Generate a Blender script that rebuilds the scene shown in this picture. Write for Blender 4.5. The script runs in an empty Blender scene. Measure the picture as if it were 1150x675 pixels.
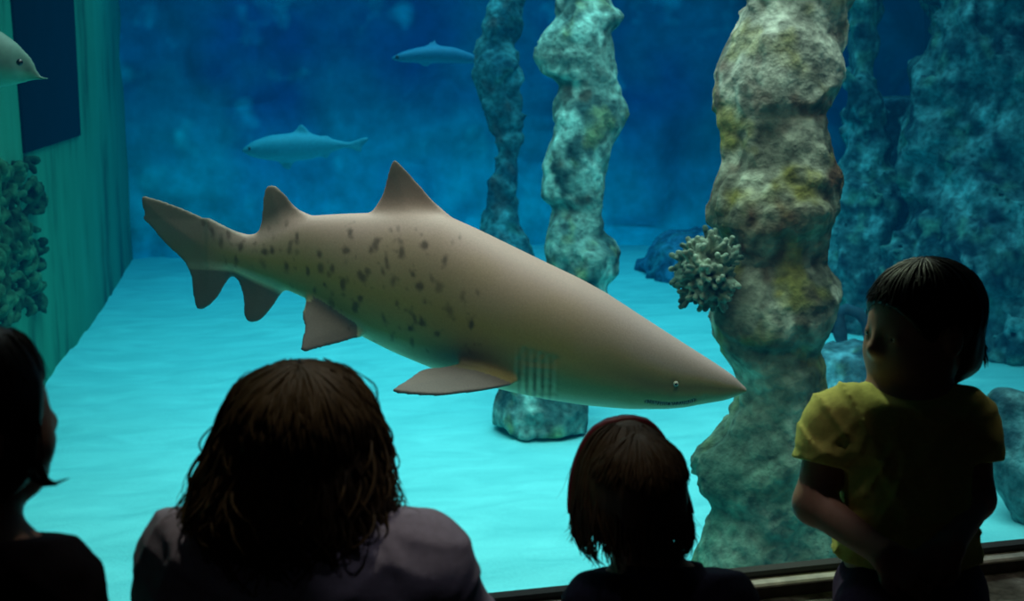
import bpy, math, random
import numpy as np
from mathutils import Vector, Matrix
random.seed(7); RNG = np.random.default_rng(7)
COL = bpy.context.scene.collection
R = math.radians

# ------------------------------------------------------------------ camera
W, H, F = 1150.0, 675.0, 1437.0
CAM = np.array([0.0, 0.0, 1.55])
YAW, PITCH = R(14.3), R(10.07)
fwd = np.array([math.sin(YAW)*math.cos(PITCH), math.cos(YAW)*math.cos(PITCH), -math.sin(PITCH)])
right = np.array([math.cos(YAW), -math.sin(YAW), 0.0])
up = np.cross(right, fwd)
hfwd = np.array([math.sin(YAW), math.cos(YAW), 0.0])
cam_d = bpy.data.cameras.new('camera'); cam = bpy.data.objects.new('camera', cam_d); COL.objects.link(cam)
cam.location = CAM
cam.rotation_euler = (math.pi/2-PITCH, 0, -YAW)
cam_d.sensor_width = 36; cam_d.lens = 36*F/W
cam_d.clip_start = 0.02; cam_d.clip_end = 100
cam_d.dof.use_dof = True; cam_d.dof.focus_distance = 3.1; cam_d.dof.aperture_fstop = 6.0
bpy.context.scene.camera = cam

def P(px, py, d):                       # survey point: photo direction at a distance along the view
    return CAM + d*(fwd + (px-W/2)/F*right - (py-H/2)/F*up)
def ray(px, py): return fwd + (px-W/2)/F*right - (py-H/2)/F*up
def PF(px, py, z):
    r = ray(px, py); return CAM + r*((z-CAM[2])/r[2])

# ------------------------------------------------------------------ helpers
def link(o, parent=None):
    COL.objects.link(o)
    if parent is not None:
        o.parent = parent
    return o
def tag(o, label=None, cat=None, group=None, kind=None):
    if label: o['label'] = label
    if cat: o['category'] = cat
    if group: o['group'] = group
    if kind: o['kind'] = kind
    return o
def empty(name, loc, label, cat, group=None):
    o = bpy.data.objects.new(name, None); o.empty_display_size = .1
    link(o); o.location = loc
    return tag(o, label, cat, group)
def mesh_obj(name, V, Fc, mat, parent=None, col=None, smooth=True, origin=None):
    V = np.asarray(V, dtype=np.float64)
    if parent is not None: off = np.array(parent_world(parent))
    elif origin is not None: off = np.array(origin)
    else: off = np.zeros(3)
    me = bpy.data.meshes.new(name)
    if isinstance(Fc, np.ndarray) and Fc.shape[1] == 4:
        n = len(Fc)
        me.vertices.add(len(V)); me.vertices.foreach_set('co', (V-off).astype(np.float32).ravel())
        me.loops.add(4*n); me.loops.foreach_set('vertex_index', Fc.astype(np.int32).ravel())
        me.polygons.add(n); me.polygons.foreach_set('loop_start', np.arange(0, 4*n, 4, dtype=np.int32))
        me.update(calc_edges=True); me.validate()
    else:
        me.from_pydata([tuple(v) for v in (V-off)], [], [tuple(int(i) for i in f) for f in Fc]); me.update()
    if smooth: me.polygons.foreach_set('use_smooth', [True]*len(me.polygons))
    if col is not None:
        at = me.color_attributes.new('Col', 'FLOAT_COLOR', 'POINT')
        c = np.ones((len(V), 4), dtype=np.float32); c[:, :3] = col
        at.data.foreach_set('color', c.ravel())
    me.materials.append(mat)
    o = bpy.data.objects.new(name, me)
    link(o, parent)
    if parent is None and origin is not None: o.location = origin
    return o
WORLD = {}
def parent_world(p):
    loc = Vector(p.location)
    while p.parent is not None:
        p = p.parent; loc = loc + Vector(p.location)
    return loc

# ------------------------------------------------------------------ noise
def _h(i, j, k, s):
    n = (i.astype(np.int64)*73856093) ^ (j.astype(np.int64)*19349663) ^ (k.astype(np.int64)*83492791) ^ (s*2654435761)
    n = (n ^ (n >> 13)) * 1274126177 & 0x7fffffff
    n = (n ^ (n >> 15)) * 2246822519 & 0x7fffffff
    return (n & 0xffff)/32767.5-1.0
def noise(x, y, z, s=0):
    xi, yi, zi = np.floor(x), np.floor(y), np.floor(z)
    fx, fy, fz = x-xi, y-yi, z-zi
    fx = fx*fx*(3-2*fx); fy = fy*fy*(3-2*fy); fz = fz*fz*(3-2*fz)
    out = 0
    for a in (0, 1):
        for b in (0, 1):
            for c in (0, 1):
                w = (fx if a else 1-fx)*(fy if b else 1-fy)*(fz if c else 1-fz)
                out = out + w*_h(xi+a, yi+b, zi+c, s)
    return out
def fbm(x, y, z, f, o=4, s=0):
    a, t = 1.0, 0
    for q in range(o):
        t = t + a*noise(x*f+q*7.3, y*f+q*3.1, z*f+q*5.7, s+q); a *= .5; f *= 2.07
    return t

# ------------------------------------------------------------------ implicit surfaces
class Grid:
    def __init__(s, lo, hi, h):
        s.lo = np.array(lo, float); s.h = h
        s.n = np.ceil((np.array(hi)-s.lo)/h).astype(int)+1
        s.F = np.full(tuple(s.n), 1.0, dtype=np.float32)
    def sub(s, lo, hi):
        a = np.maximum(np.floor((np.array(lo)-s.lo)/s.h).astype(int), 0)
        b = np.minimum(np.ceil((np.array(hi)-s.lo)/s.h).astype(int)+1, s.n)
        if (b <= a).any(): return None
        sl = tuple(slice(a[i], b[i]) for i in range(3))
        ax = [s.lo[i]+np.arange(a[i], b[i])*s.h for i in range(3)]
        X, Y, Z = np.meshgrid(*ax, indexing='ij', sparse=True)
        return sl, X, Y, Z
    def put(s, fn, lo, hi, k=0.0, op='u'):
        m = k+3*s.h
        r = s.sub(np.array(lo)-m, np.array(hi)+m)
        if r is None: return
        sl, X, Y, Z = r
        d = fn(X, Y, Z); f = s.F[sl]
        if op == 'u':
            if k > 0:
                hh = np.maximum(k-np.abs(f-d), 0)/k
                s.F[sl] = np.minimum(f, d)-hh*hh*k*.25
            else: s.F[sl] = np.minimum(f, d)
        elif op == 's':
            d = -d
            if k > 0:
                hh = np.maximum(k-np.abs(f-d), 0)/k
                s.F[sl] = np.maximum(f, d)+hh*hh*k*.25
            else: s.F[sl] = np.maximum(f, d)
    def cap(s, a, b, ra, rb=None, k=.02, op='u'):
        rb = ra if rb is None else rb
        a = np.array(a, float); b = np.array(b, float); ab = b-a; L = max(ab.dot(ab), 1e-9)
        def fn(X, Y, Z):
            px, py, pz = X-a[0], Y-a[1], Z-a[2]
            t = np.clip((px*ab[0]+py*ab[1]+pz*ab[2])/L, 0, 1)
            return np.sqrt((px-t*ab[0])**2+(py-t*ab[1])**2+(pz-t*ab[2])**2)-(ra+(rb-ra)*t)
        r = max(ra, rb)
        s.put(fn, np.minimum(a, b)-r, np.maximum(a, b)+r, k, op)
    def ell(s, c, rad, M=None, k=.02, op='u'):
        c = np.array(c, float); rad = np.array(rad, float); M = np.eye(3) if M is None else M   # columns = axes
        def fn(X, Y, Z):
            p = (X-c[0], Y-c[1], Z-c[2])
            q = [(p[0]*M[0, i]+p[1]*M[1, i]+p[2]*M[2, i])/rad[i] for i in range(3)]
            k0 = np.sqrt(q[0]**2+q[1]**2+q[2]**2)+1e-6
            k1 = np.sqrt((q[0]/rad[0])**2+(q[1]/rad[1])**2+(q[2]/rad[2])**2)+1e-6
            return k0*(k0-1)/k1
        r = rad.max()
        s.put(fn, c-r, c+r, k, op)
    def chain(s, pts, radii, k=.02):
        for i in range(len(pts)-1): s.cap(pts[i], pts[i+1], radii[i], radii[i+1], k)
    def cut(s, p, n, k=0):                 # remove the side the normal points to
        p = np.array(p, float); n = np.array(n, float); n /= np.linalg.norm(n)
        r = s.sub(s.lo, s.lo+s.n*s.h); sl, X, Y, Z = r
        s.F = np.maximum(s.F, (X-p[0])*n[0]+(Y-p[1])*n[1]+(Z-p[2])*n[2]).astype(np.float32)
    def warp(s, fn):
        r = s.sub(s.lo, s.lo+s.n*s.h); sl, X, Y, Z = r
        m = np.abs(s.F) < .12
        XX, YY, ZZ = np.broadcast_arrays(X, Y, Z)
        s.F[m] += fn(XX[m], YY[m], ZZ[m]).astype(np.float32)
    def mesh(s, smooth=1):
        Fd = s.F; Fd[0] = 1; Fd[-1] = 1; Fd[:, 0] = 1; Fd[:, -1] = 1; Fd[:, :, 0] = 1; Fd[:, :, -1] = 1
        ins = Fd < 0
        nx, ny, nz = Fd.shape
        cnt = np.zeros((nx-1, ny-1, nz-1), np.int8)
        for a in (0, 1):
            for b in (0, 1):
                for c in (0, 1):
                    cnt += ins[a:nx-1+a, b:ny-1+b, c:nz-1+c]
        act = (cnt > 0) & (cnt < 8)
        I = np.argwhere(act); idx = np.full(act.shape, -1, np.int64); idx[act] = np.arange(len(I))
        pos = np.zeros((len(I), 3)); num = np.zeros(len(I))
        for ax in range(3):
            o1, o2 = [q for q in range(3) if q != ax]
            for a in (0, 1):
                for b in (0, 1):
                    off = np.zeros(3, int); off[o1] = a; off[o2] = b
                    c0 = I+off; c1 = c0.copy(); c1[:, ax] += 1
                    f0 = Fd[c0[:, 0], c0[:, 1], c0[:, 2]]; f1 = Fd[c1[:, 0], c1[:, 1], c1[:, 2]]
                    x = (f0 < 0) != (f1 < 0)
                    t = np.clip(f0[x]/(f0[x]-f1[x]), 0, 1)
                    p = off[None, :].repeat(x.sum(), 0).astype(float); p[:, ax] = t
                    pos[x] += p; num[x] += 1
        V = s.lo+(I+pos/num[:, None])*s.h
        faces = []
        for ax in range(3):
            o1, o2 = (ax+1) % 3, (ax+2) % 3
            s0 = [slice(None)]*3; s1 = [slice(None)]*3
            s0[ax] = slice(0, -1); s1[ax] = slice(1, None)
            d = ins[tuple(s0)] != ins[tuple(s1)]
            E = np.argwhere(d)
            E = E[(E[:, o1] > 0) & (E[:, o2] > 0) & (E[:, o1] < s.n[o1]-1) & (E[:, o2] < s.n[o2]-1)]
            fl = ins[E[:, 0], E[:, 1], E[:, 2]]
            q = []
            for (a, b) in ((-1, -1), (0, -1), (0, 0), (-1, 0)):
                e = E.copy(); e[:, o1] += a; e[:, o2] += b
                q.append(idx[e[:, 0], e[:, 1], e[:, 2]])
            q = np.stack(q, 1); q[~fl] = q[~fl][:, ::-1]
            faces.append(q)
        Fc = np.concatenate(faces); Fc = Fc[(Fc >= 0).all(1)]
        for _ in range(smooth):
            acc = np.zeros_like(V); n = np.zeros(len(V))
            for a, b in ((0, 1), (1, 2), (2, 3), (3, 0)):
                np.add.at(acc, Fc[:, a], V[Fc[:, b]]); np.add.at(acc, Fc[:, b], V[Fc[:, a]])
                np.add.at(n, Fc[:, a], 1); np.add.at(n, Fc[:, b], 1)
            V = V*.4+.6*acc/np.maximum(n, 1)[:, None]
        return V, Fc

def merge(parts):
    V, Fc, o = [], [], 0
    for v, f in parts:
        if len(v) == 0: continue
        V.append(np.asarray(v)); Fc.append(np.asarray(f)+o); o += len(v)
    return np.concatenate(V), np.concatenate(Fc)
def tube(pts, radii, n=5):
    pts = np.asarray(pts, float); m = len(pts)
    T = np.gradient(pts, axis=0); T /= np.linalg.norm(T, axis=1)[:, None]+1e-9
    ref = np.array([0.31, 0.92, 0.2]); A = np.cross(T, ref); A /= np.linalg.norm(A, axis=1)[:, None]+1e-9
    B = np.cross(T, A); an = np.arange(n)*2*math.pi/n
    r = np.asarray(radii)[:, None, None]
    V = pts[:, None, :]+r*(A[:, None, :]*np.cos(an)[None, :, None]+B[:, None, :]*np.sin(an)[None, :, None])
    V = V.reshape(-1, 3); f = []
    i = np.arange(m-1)[:, None]*n; j = np.arange(n)[None, :]; j2 = (j+1) % n
    f = np.stack([i+j, i+j2, i+n+j2, i+n+j], -1).reshape(-1, 4)
    return V, f
def box(lo, hi):
    x0, y0, z0 = lo; x1, y1, z1 = hi
    V = [(x0, y0, z0), (x1, y0, z0), (x1, y1, z0), (x0, y1, z0), (x0, y0, z1), (x1, y0, z1), (x1, y1, z1), (x0, y1, z1)]
    Fc = [(0, 3, 2, 1), (4, 5, 6, 7), (0, 1, 5, 4), (1, 2, 6, 5), (2, 3, 7, 6), (3, 0, 4, 7)]
    return np.array(V, float), np.array(Fc)

# ------------------------------------------------------------------ materials
def mat(name):
    m = bpy.data.materials.new(name); m.use_nodes = True
    nt = m.node_tree; b = nt.nodes['Principled BSDF']
    return m, nt, b
def plain(name, c, rough=.8, var=.15, scale=30, bump=.2, spec=.2, sheen=0, noise_stretch=(1, 1, 1)):
    m, nt, b = mat(name)
    tc = nt.nodes.new('ShaderNodeTexCoord'); mp = nt.nodes.new('ShaderNodeMapping')
    mp.inputs['Scale'].default_value = noise_stretch
    nt.links.new(tc.outputs['Object'], mp.inputs['Vector'])
    n = nt.nodes.new('ShaderNodeTexNoise'); n.inputs['Scale'].default_value = scale; n.inputs['Detail'].default_value = 4
    nt.links.new(mp.outputs[0], n.inputs['Vector'])
    r = nt.nodes.new('ShaderNodeValToRGB')
    r.color_ramp.elements[0].position = .3; r.color_ramp.elements[1].position = .7
    r.color_ramp.elements[0].color = tuple(x*(1-var) for x in c)+(1,)
    r.color_ramp.elements[1].color = tuple(min(1, x*(1+var)) for x in c)+(1,)
    nt.links.new(n.outputs['Fac'], r.inputs[0]); nt.links.new(r.outputs[0], b.inputs['Base Color'])
    b.inputs['Roughness'].default_value = rough; b.inputs['Specular IOR Level'].default_value = spec
    if sheen: b.inputs['Sheen Weight'].default_value = sheen
    if bump:
        bp = nt.nodes.new('ShaderNodeBump'); bp.inputs['Strength'].default_value = bump; bp.inputs['Distance'].default_value = .003
        nt.links.new(n.outputs['Fac'], bp.inputs['Height']); nt.links.new(bp.outputs[0], b.inputs['Normal'])
    return m
def vcol(name, rough=.8, spec=.2, scale=40, var=.25, bump=.4, dist=.01):
    m, nt, b = mat(name)
    a = nt.nodes.new('ShaderNodeAttribute'); a.attribute_name = 'Col'
    tc = nt.nodes.new('ShaderNodeTexCoord')
    n = nt.nodes.new('ShaderNodeTexNoise'); n.inputs['Scale'].default_value = scale; n.inputs['Detail'].default_value = 5
    nt.links.new(tc.outputs['Object'], n.inputs['Vector'])
    mr = nt.nodes.new('ShaderNodeMapRange'); mr.inputs['From Min'].default_value = .3; mr.inputs['From Max'].default_value = .7
    mr.inputs['To Min'].default_value = 1-var; mr.inputs['To Max'].default_value = 1+var
    nt.links.new(n.outputs['Fac'], mr.inputs[0])
    mx = nt.nodes.new('ShaderNodeVectorMath'); mx.operation = 'SCALE'
    nt.links.new(a.outputs['Color'], mx.inputs[0]); nt.links.new(mr.outputs[0], mx.inputs['Scale'])
    nt.links.new(mx.outputs[0], b.inputs['Base Color'])
    b.inputs['Roughness'].default_value = rough; b.inputs['Specular IOR Level'].default_value = spec
    if bump:
        bp = nt.nodes.new('ShaderNodeBump'); bp.inputs['Strength'].default_value = bump; bp.inputs['Distance'].default_value = dist
        nt.links.new(n.outputs['Fac'], bp.inputs['Height']); nt.links.new(bp.outputs[0], b.inputs['Normal'])
    return m
M_rock = vcol('reef rock', .9, .1, 20, .5, .9, .028)
M_shark = vcol('shark skin', .55, .3, 160, .07, .15, .003)
M_fish = vcol('fish skin', .6, .3, 40, .1, .1)
M_skin = plain('skin', (.38, .21, .15), .55, .06, 60, .05, .3)
M_hair_brown = plain('brown hair', (.12, .078, .032), .5, .25, 60, .1, .4, noise_stretch=(3, 3, .4))
M_hair_dark = plain('dark brown hair', (.075, .045, .020), .55, .25, 60, .1, .35, noise_stretch=(3, 3, .4))
M_hair_black = plain('near black hair', (.012, .008, .008), .45, .3, 60, .1, .3, noise_stretch=(3, 3, .4))
M_yellow = plain('yellow cotton', (.62, .58, .16), .9, .08, 120, .15, .1)
M_white = plain('pale lilac cotton', (.60, .56, .70), .9, .08, 120, .15, .1)
M_navy = plain('navy cloth', (.012, .012, .035), .9, .2, 120, .15, .1)
M_black = plain('black cloth', (.010, .007, .012), .9, .2, 120, .15, .1)
M_purple = plain('dark plum cloth', (.035, .018, .05), .9, .2, 120, .15, .1)
M_band = plain('dark red band', (.22, .012, .03), .4, .1, 50, 0, .4)
M_shoe = plain('dark rubber', (.03, .03, .035), .6, .1, 50, .1, .3)
M_eye = plain('eye white', (.6, .58, .55), .2, .02, 20, 0, .5)
M_iris = plain('dark iris', (.03, .018, .01), .15, .1, 200, 0, .5)
M_trim = plain('worn bronze trim', (.55, .48, .42), .45, .25, 40, .2, .5)
M_trimlow = plain('dark brown trim', (.06, .042, .038), .6, .3, 40, .2, .3)
M_trimdark = plain('black rubber gasket', (.012, .011, .012), .6, .2, 60, .1, .3)
M_wall_dark = plain('charcoal wall paint', (.03, .03, .035), .9, .1, 8, .1, .1)
M_floor = plain('dark carpet', (.02, .02, .025), .95, .3, 120, .5, .05)

# ------------------------------------------------------------------ setting
ZS = 0.70            # bottom of the big pane
ZF = -0.65           # tank floor
G = PF(845, 643, ZS)[1]
g0, g1 = PF(540, 672, ZS), PF(1150, 613, ZS)
print('glass y', G, g0, g1)
la, lb = PF(60, 420, ZF), PF(150, 292, ZF)
print('left wall', la, lb)
YB = lb[1]; TX1 = 9.6
wdir = (lb-la)/np.linalg.norm(lb-la)
def lx(y): return la[0]+(y-la[1])*wdir[0]/wdir[1]
wn = np.array([wdir[1], -wdir[0], 0])      # towards the water
def onwall(px, py, off=0.0):
    r = ray(px, py); t = ((la+wn*off-CAM)@wn)/(r@wn); return CAM+r*t
TZ = 3.6

# sand
nx_, ny_ = 220, 260
xs = np.linspace(-4, TX1, nx_); ys = G+.12+(YB+.3-G)*np.linspace(0, 1, ny_)**1.4
X, Y = np.meshgrid(xs, ys, indexing='ij')
Z = ZF+.05*fbm(X, Y, X*0, .5, 3, 3)+.012*fbm(X, Y*1.6, X*0, 3.0, 3, 9)
V = np.stack([X, Y, Z], -1).reshape(-1, 3)
i = (np.arange(nx_-1)[:, None]*ny_+np.arange(ny_-1)[None, :]).ravel()
Fg = np.stack([i, i+ny_, i+ny_+1, i+1], 1)
m, nt, b = mat('pale sand')
tc = nt.nodes.new('ShaderNodeTexCoord'); mp = nt.nodes.new('ShaderNodeMapping'); mp.inputs['Scale'].default_value = (1, 2.2, 1)
mp.inputs['Rotation'].default_value = (0, 0, .2)
nt.links.new(tc.outputs['Object'], mp.inputs['Vector'])
n1 = nt.nodes.new('ShaderNodeTexNoise'); n1.inputs['Scale'].default_value = 2.2; n1.inputs['Detail'].default_value = 5; n1.inputs['Distortion'].default_value = .6
n2 = nt.nodes.new('ShaderNodeTexNoise'); n2.inputs['Scale'].default_value = 60; n2.inputs['Detail'].default_value = 4
nt.links.new(mp.outputs[0], n1.inputs['Vector']); nt.links.new(tc.outputs['Object'], n2.inputs['Vector'])
rp = nt.nodes.new('ShaderNodeValToRGB')
rp.color_ramp.elements[0].position = .3; rp.color_ramp.elements[0].color = (.16, .60, .62, 1)
rp.color_ramp.elements[1].position = .72; rp.color_ramp.elements[1].color = (.26, .82, .82, 1)
mixf = nt.nodes.new('ShaderNodeMath'); mixf.operation = 'MULTIPLY_ADD'; mixf.inputs[1].default_value = .25
nt.links.new(n2.outputs['Fac'], mixf.inputs[0]); 
sc = nt.nodes.new('ShaderNodeMath'); sc.operation = 'MULTIPLY'; sc.inputs[1].default_value = .78
nt.links.new(n1.outputs['Fac'], sc.inputs[0]); nt.links.new(sc.outputs[0], mixf.inputs[2])
nt.links.new(mixf.outputs[0], rp.inputs[0]); nt.links.new(rp.outputs[0], b.inputs['Base Color'])
bp = nt.nodes.new('ShaderNodeBump'); bp.inputs['Strength'].default_value = .5; bp.inputs['Distance'].default_value = .02
nt.links.new(mixf.outputs[0], bp.inputs['Height']); nt.links.new(bp.outputs[0], b.inputs['Normal'])
b.inputs['Roughness'].default_value = .95; b.inputs['Specular IOR Level'].default_value = .05
tag(mesh_obj('floor', V, Fg, m), 'pale rippled sand floor of the tank', 'floor', kind='structure')

# tank walls
def slab(name, a, b_, z0, z1, thick, material, label):
    a = np.array(a[:2]); b2 = np.array(b_[:2]); d = (b2-a)/np.linalg.norm(b2-a); n = np.array([-d[1], d[0]])*thick
    c = [a, b2, b2+n, a+n]
    V = [(*p, z0) for p in c]+[(*p, z1) for p in c]
    Fc = [(0, 3, 2, 1), (4, 5, 6, 7), (0, 1, 5, 4), (1, 2, 6, 5), (2, 3, 7, 6), (3, 0, 4, 7)]
    return tag(mesh_obj(name, V, Fc, material, smooth=False), label, 'wall', kind='structure')
m, nt, b = mat('algae stained tank paint')
tc = nt.nodes.new('ShaderNodeTexCoord'); mp = nt.nodes.new('ShaderNodeMapping'); mp.inputs['Scale'].default_value = (.8, .8, .25)
nt.links.new(tc.outputs['Object'], mp.inputs['Vector'])
n1 = nt.nodes.new('ShaderNodeTexNoise'); n1.inputs['Scale'].default_value = 2.0; n1.inputs['Detail'].default_value = 7; n1.inputs['Roughness'].default_value = .6
nt.links.new(mp.outputs[0], n1.inputs['Vector'])
rp = nt.nodes.new('ShaderNodeValToRGB'); e = rp.color_ramp.elements
e[0].position = .30; e[0].color = (.008, .05, .025, 1); e[1].position = .48; e[1].color = (.04, .30, .17, 1)
x = e.new(.7); x.color = (.055, .37, .22, 1)
nt.links.new(n1.outputs['Fac'], rp.inputs[0]); nt.links.new(rp.outputs[0], b.inputs['Base Color'])
b.inputs['Roughness'].default_value = .8; b.inputs['Specular IOR Level'].default_value = .1
M_tankpaint = m
slab('wall_left', (lx(G+.1), G+.1), (lx(YB+.6), YB+.6), ZF-.2, TZ, .2, m, 'painted green tank wall with algae stains')
M_tankdark = plain('dark tank paint', (.01, .03, .05), .9, .2, 2, 0, .1)
slab('wall_right', (TX1, G+.1), (TX1, YB+.6), ZF-.2, TZ, -.2, M_tankdark, 'dark side wall of the tank')

# reef back wall relief
nx_, nz_ = 300, 150
xs = np.linspace(lx(YB)-.3, TX1, nx_); zs = np.linspace(ZF-.15, TZ, nz_)
X, Z = np.meshgrid(xs, zs, indexing='ij')
dsp = .45*fbm(X, X*0, Z, .55, 2, 11)+.30*np.abs(fbm(X, X*0+4, Z, 1.2, 2, 17))
Y = YB+.1-np.clip(dsp, -.2, 1.0)
V = np.stack([X, Y, Z], -1).reshape(-1, 3)
i = (np.arange(nx_-1)[:, None]*nz_+np.arange(nz_-1)[None, :]).ravel()
Fg = np.stack([i, i+nz_, i+nz_+1, i+1], 1)
t = np.clip(.5+.8*fbm(X, X*0, Z, 1.0, 3, 31), 0, 1).ravel()[:, None]
q = np.clip(fbm(X, X*0+9, Z, 2.6, 3, 37)-.35, 0, 1).ravel()[:, None]
low = np.clip(1-(Z.ravel()[:, None]-ZF)/1.9, 0, 1)  # haze above the sand painted as a brighter band low on the wall
c = (1-t)*np.array([.0, .10, .30])+t*np.array([.002, .24, .36])+q*1.3*np.array([.01, .40, .36])+low*np.array([.0, .55, .55])  # blue of the hazy water is carried in this wall colour
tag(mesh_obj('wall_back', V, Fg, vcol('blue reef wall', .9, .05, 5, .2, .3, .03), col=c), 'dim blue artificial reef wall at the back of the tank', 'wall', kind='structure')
V, Fc = box((lx(YB)-1, G+.1, TZ), (TX1+.2, YB+.6, TZ+.1))
tag(mesh_obj('ceiling', V, Fc, M_tankdark, smooth=False), kind='structure', label='dark cover over the tank', cat='ceiling')

# water volume
Vw = np.array([(lx(G+.05)-.0, G+.035, ZF-.1), (TX1, G+.035, ZF-.1), (TX1, YB+.5, ZF-.1), (lx(YB+.5), YB+.5, ZF-.1),
               (lx(G+.05)-.0, G+.035, TZ-.02), (TX1, G+.035, TZ-.02), (TX1, YB+.5, TZ-.02), (lx(YB+.5), YB+.5, TZ-.02)])
m = bpy.data.materials.new('sea water'); m.use_nodes = True; nt = m.node_tree; nt.nodes.clear()
out = nt.nodes.new('ShaderNodeOutputMaterial'); ab = nt.nodes.new('ShaderNodeVolumeAbsorption'); em = nt.nodes.new('ShaderNodeEmission')
SIG = (.13, .04, .028); dn = .25
ab.inputs['Density'].default_value = dn; ab.inputs['Color'].default_value = tuple(1-s/dn for s in SIG)+(1,)
em.inputs['Color'].default_value = (.0, .0018, .0042, 1); em.inputs['Strength'].default_value = 1.0  # faint glow of the water imitates scattered light
ad = nt.nodes.new('ShaderNodeAddShader'); nt.links.new(ab.outputs[0], ad.inputs[0]); nt.links.new(em.outputs[0], ad.inputs[1])
nt.links.new(ad.outputs[0], out.inputs['Volume'])
w = mesh_obj('water', Vw, box((0, 0, 0), (1, 1, 1))[1], m, smooth=False)
tag(w, 'blue sea water filling the aquarium tank', 'water', kind='stuff')

# big viewing pane
m = bpy.data.materials.new('aquarium acrylic'); m.use_nodes = True; nt = m.node_tree; nt.nodes.clear()
out = nt.nodes.new('ShaderNodeOutputMaterial'); tr = nt.nodes.new('ShaderNodeBsdfTransparent'); gl = nt.nodes.new('ShaderNodeBsdfGlossy')
tr.inputs[0].default_value = (.97, .99, .99, 1); gl.inputs['Roughness'].default_value = .03; gl.inputs[0].default_value = (1, 1, 1, 1)
fr = nt.nodes.new('ShaderNodeFresnel'); fr.inputs[0].default_value = 1.2
mx = nt.nodes.new('ShaderNodeMixShader'); nt.links.new(fr.outputs[0], mx.inputs[0]); nt.links.new(tr.outputs[0], mx.inputs[1]); nt.links.new(gl.outputs[0], mx.inputs[2])
nt.links.new(mx.outputs[0], out.inputs['Surface'])
V = [(-3.2, G, ZS-.03), (4.6, G, ZS-.03), (4.6, G, 2.9), (-3.2, G, 2.9)]
tag(mesh_obj('window_1', V, [(0, 1, 2, 3)], m, smooth=False), 'large clear aquarium viewing pane', 'window', kind='structure')
# frame strips under the pane
def prof(name, x0, x1, pts, material, label, kind='structure'):
    n = len(pts)
    V = [(x0, y, z) for y, z in pts]+[(x1, y, z) for y, z in pts]
    Fc = [tuple(range(n))[::-1], tuple(range(n, 2*n))]+[(i, (i+1) % n, n+(i+1) % n, n+i) for i in range(n)]
    return tag(mesh_obj(name, V, Fc, material, smooth=False), label, 'trim', kind=kind)
prof('trim_1', -3.2, 4.6, [(G+.02, ZS-.04), (G-.010, ZS-.04), (G-.010, ZS-.002), (G-.004, ZS+.003), (G+.02, ZS+.003)], M_trimdark, 'black rubber gasket along the foot of the pane')
prof('trim_2', -3.2, 4.6, [(G-.010, ZS-.0155), (G-.033, ZS-.0155), (G-.034, ZS-.012), (G-.030, ZS-.009), (G-.010, ZS-.007)], M_trim, 'worn metal strip along the foot of the pane')
prof('trim_4', -3.2, 4.6, [(G-.010, ZS-.05), (G-.029, ZS-.05), (G-.029, ZS-.016), (G-.010, ZS-.016)], M_trimlow, 'dark brown strip under the metal lip of the pane')
prof('trim_3', -3.2, 4.6, [(G-.06, 2.88), (G+.04, 2.88), (G+.04, 2.96), (G-.06, 2.96)], M_trimdark, 'black strip above the pane')
# stone ledge
LY0 = G-.30
ZL = ZS-.037
n_x, n_s = 700, 60
xs = np.linspace(-3.2, 4.6, n_x)
sp = [(G+.03, ZL), (LY0+.03, ZL), (LY0, ZL-.03), (LY0, .0)]
seg = np.concatenate([np.linspace(0, 1, 40, endpoint=False), np.linspace(1, 2, 6, endpoint=False), np.linspace(2, 3, 14)])
pts = np.array([np.array(sp[int(min(s, 2.999))])*(1-(s-int(min(s, 2.999))))+np.array(sp[int(min(s, 2.999))+1])*(s-int(min(s, 2.999))) for s in seg])
X, YY = np.meshgrid(xs, pts[:, 0], indexing='ij'); _, ZZ = np.meshgrid(xs, pts[:, 1], indexing='ij')
dd = .016*fbm(X, YY, ZZ, 9, 4, 41)
wy = np.clip((G-.04-YY)/.05, 0, 1)*np.clip(ZZ/.05, 0, 1)
V = np.stack([X, YY-dd*.6*wy, ZZ+dd*.7*wy-.004*wy], -1).reshape(-1, 3)
ns = len(seg); i = (np.arange(n_x-1)[:, None]*ns+np.arange(ns-1)[None, :]).ravel()
Fg = np.stack([i, i+1, i+ns+1, i+ns], 1)
t = np.clip(.5+.8*fbm(X, YY, ZZ, 14, 4, 43), 0, 1).ravel()[:, None]
M_stone = vcol('rough ledge stone', .85, .25, 60, .4, .8, .006)
tag(mesh_obj('stone_ledge', V, Fg, M_stone, col=(1-t)*np.array([.07, .06, .05])+t*np.array([.42, .38, .35])), 'rough grey stone ledge below the viewing pane', 'ledge', kind='structure')
# gallery shell
V, Fc = box((-3.4, -3.0, -.1), (4.8, LY0+.05, 0)); tag(mesh_obj('floor_gallery', V, Fc, M_floor, smooth=False), 'dark carpeted gallery floor', 'floor', kind='structure')
for nm, lo, hi in (('wall_gallery_left', (-3.4, -3, 0), (-3.2, G+.05, 3.2)), ('wall_gallery_right', (4.6, -3, 0), (4.8, G+.05, 3.2)),
                   ('wall_gallery_back', (-3.4, -3.2, 0), (4.8, -3.0, 3.2)), ('wall_above_pane', (-3.4, G-.02, 2.94), (4.8, G+.1, 3.7))):
    V, Fc = box(lo, hi); tag(mesh_obj(nm, V, Fc, M_wall_dark, smooth=False), 'dark gallery wall', 'wall', kind='structure')
V, Fc = box((-3.4, -3.2, 3.2), (4.8, G, 3.3)); tag(mesh_obj('ceiling_gallery', V, Fc, M_wall_dark, smooth=False), 'dark gallery ceiling', 'ceiling', kind='structure')

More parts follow.
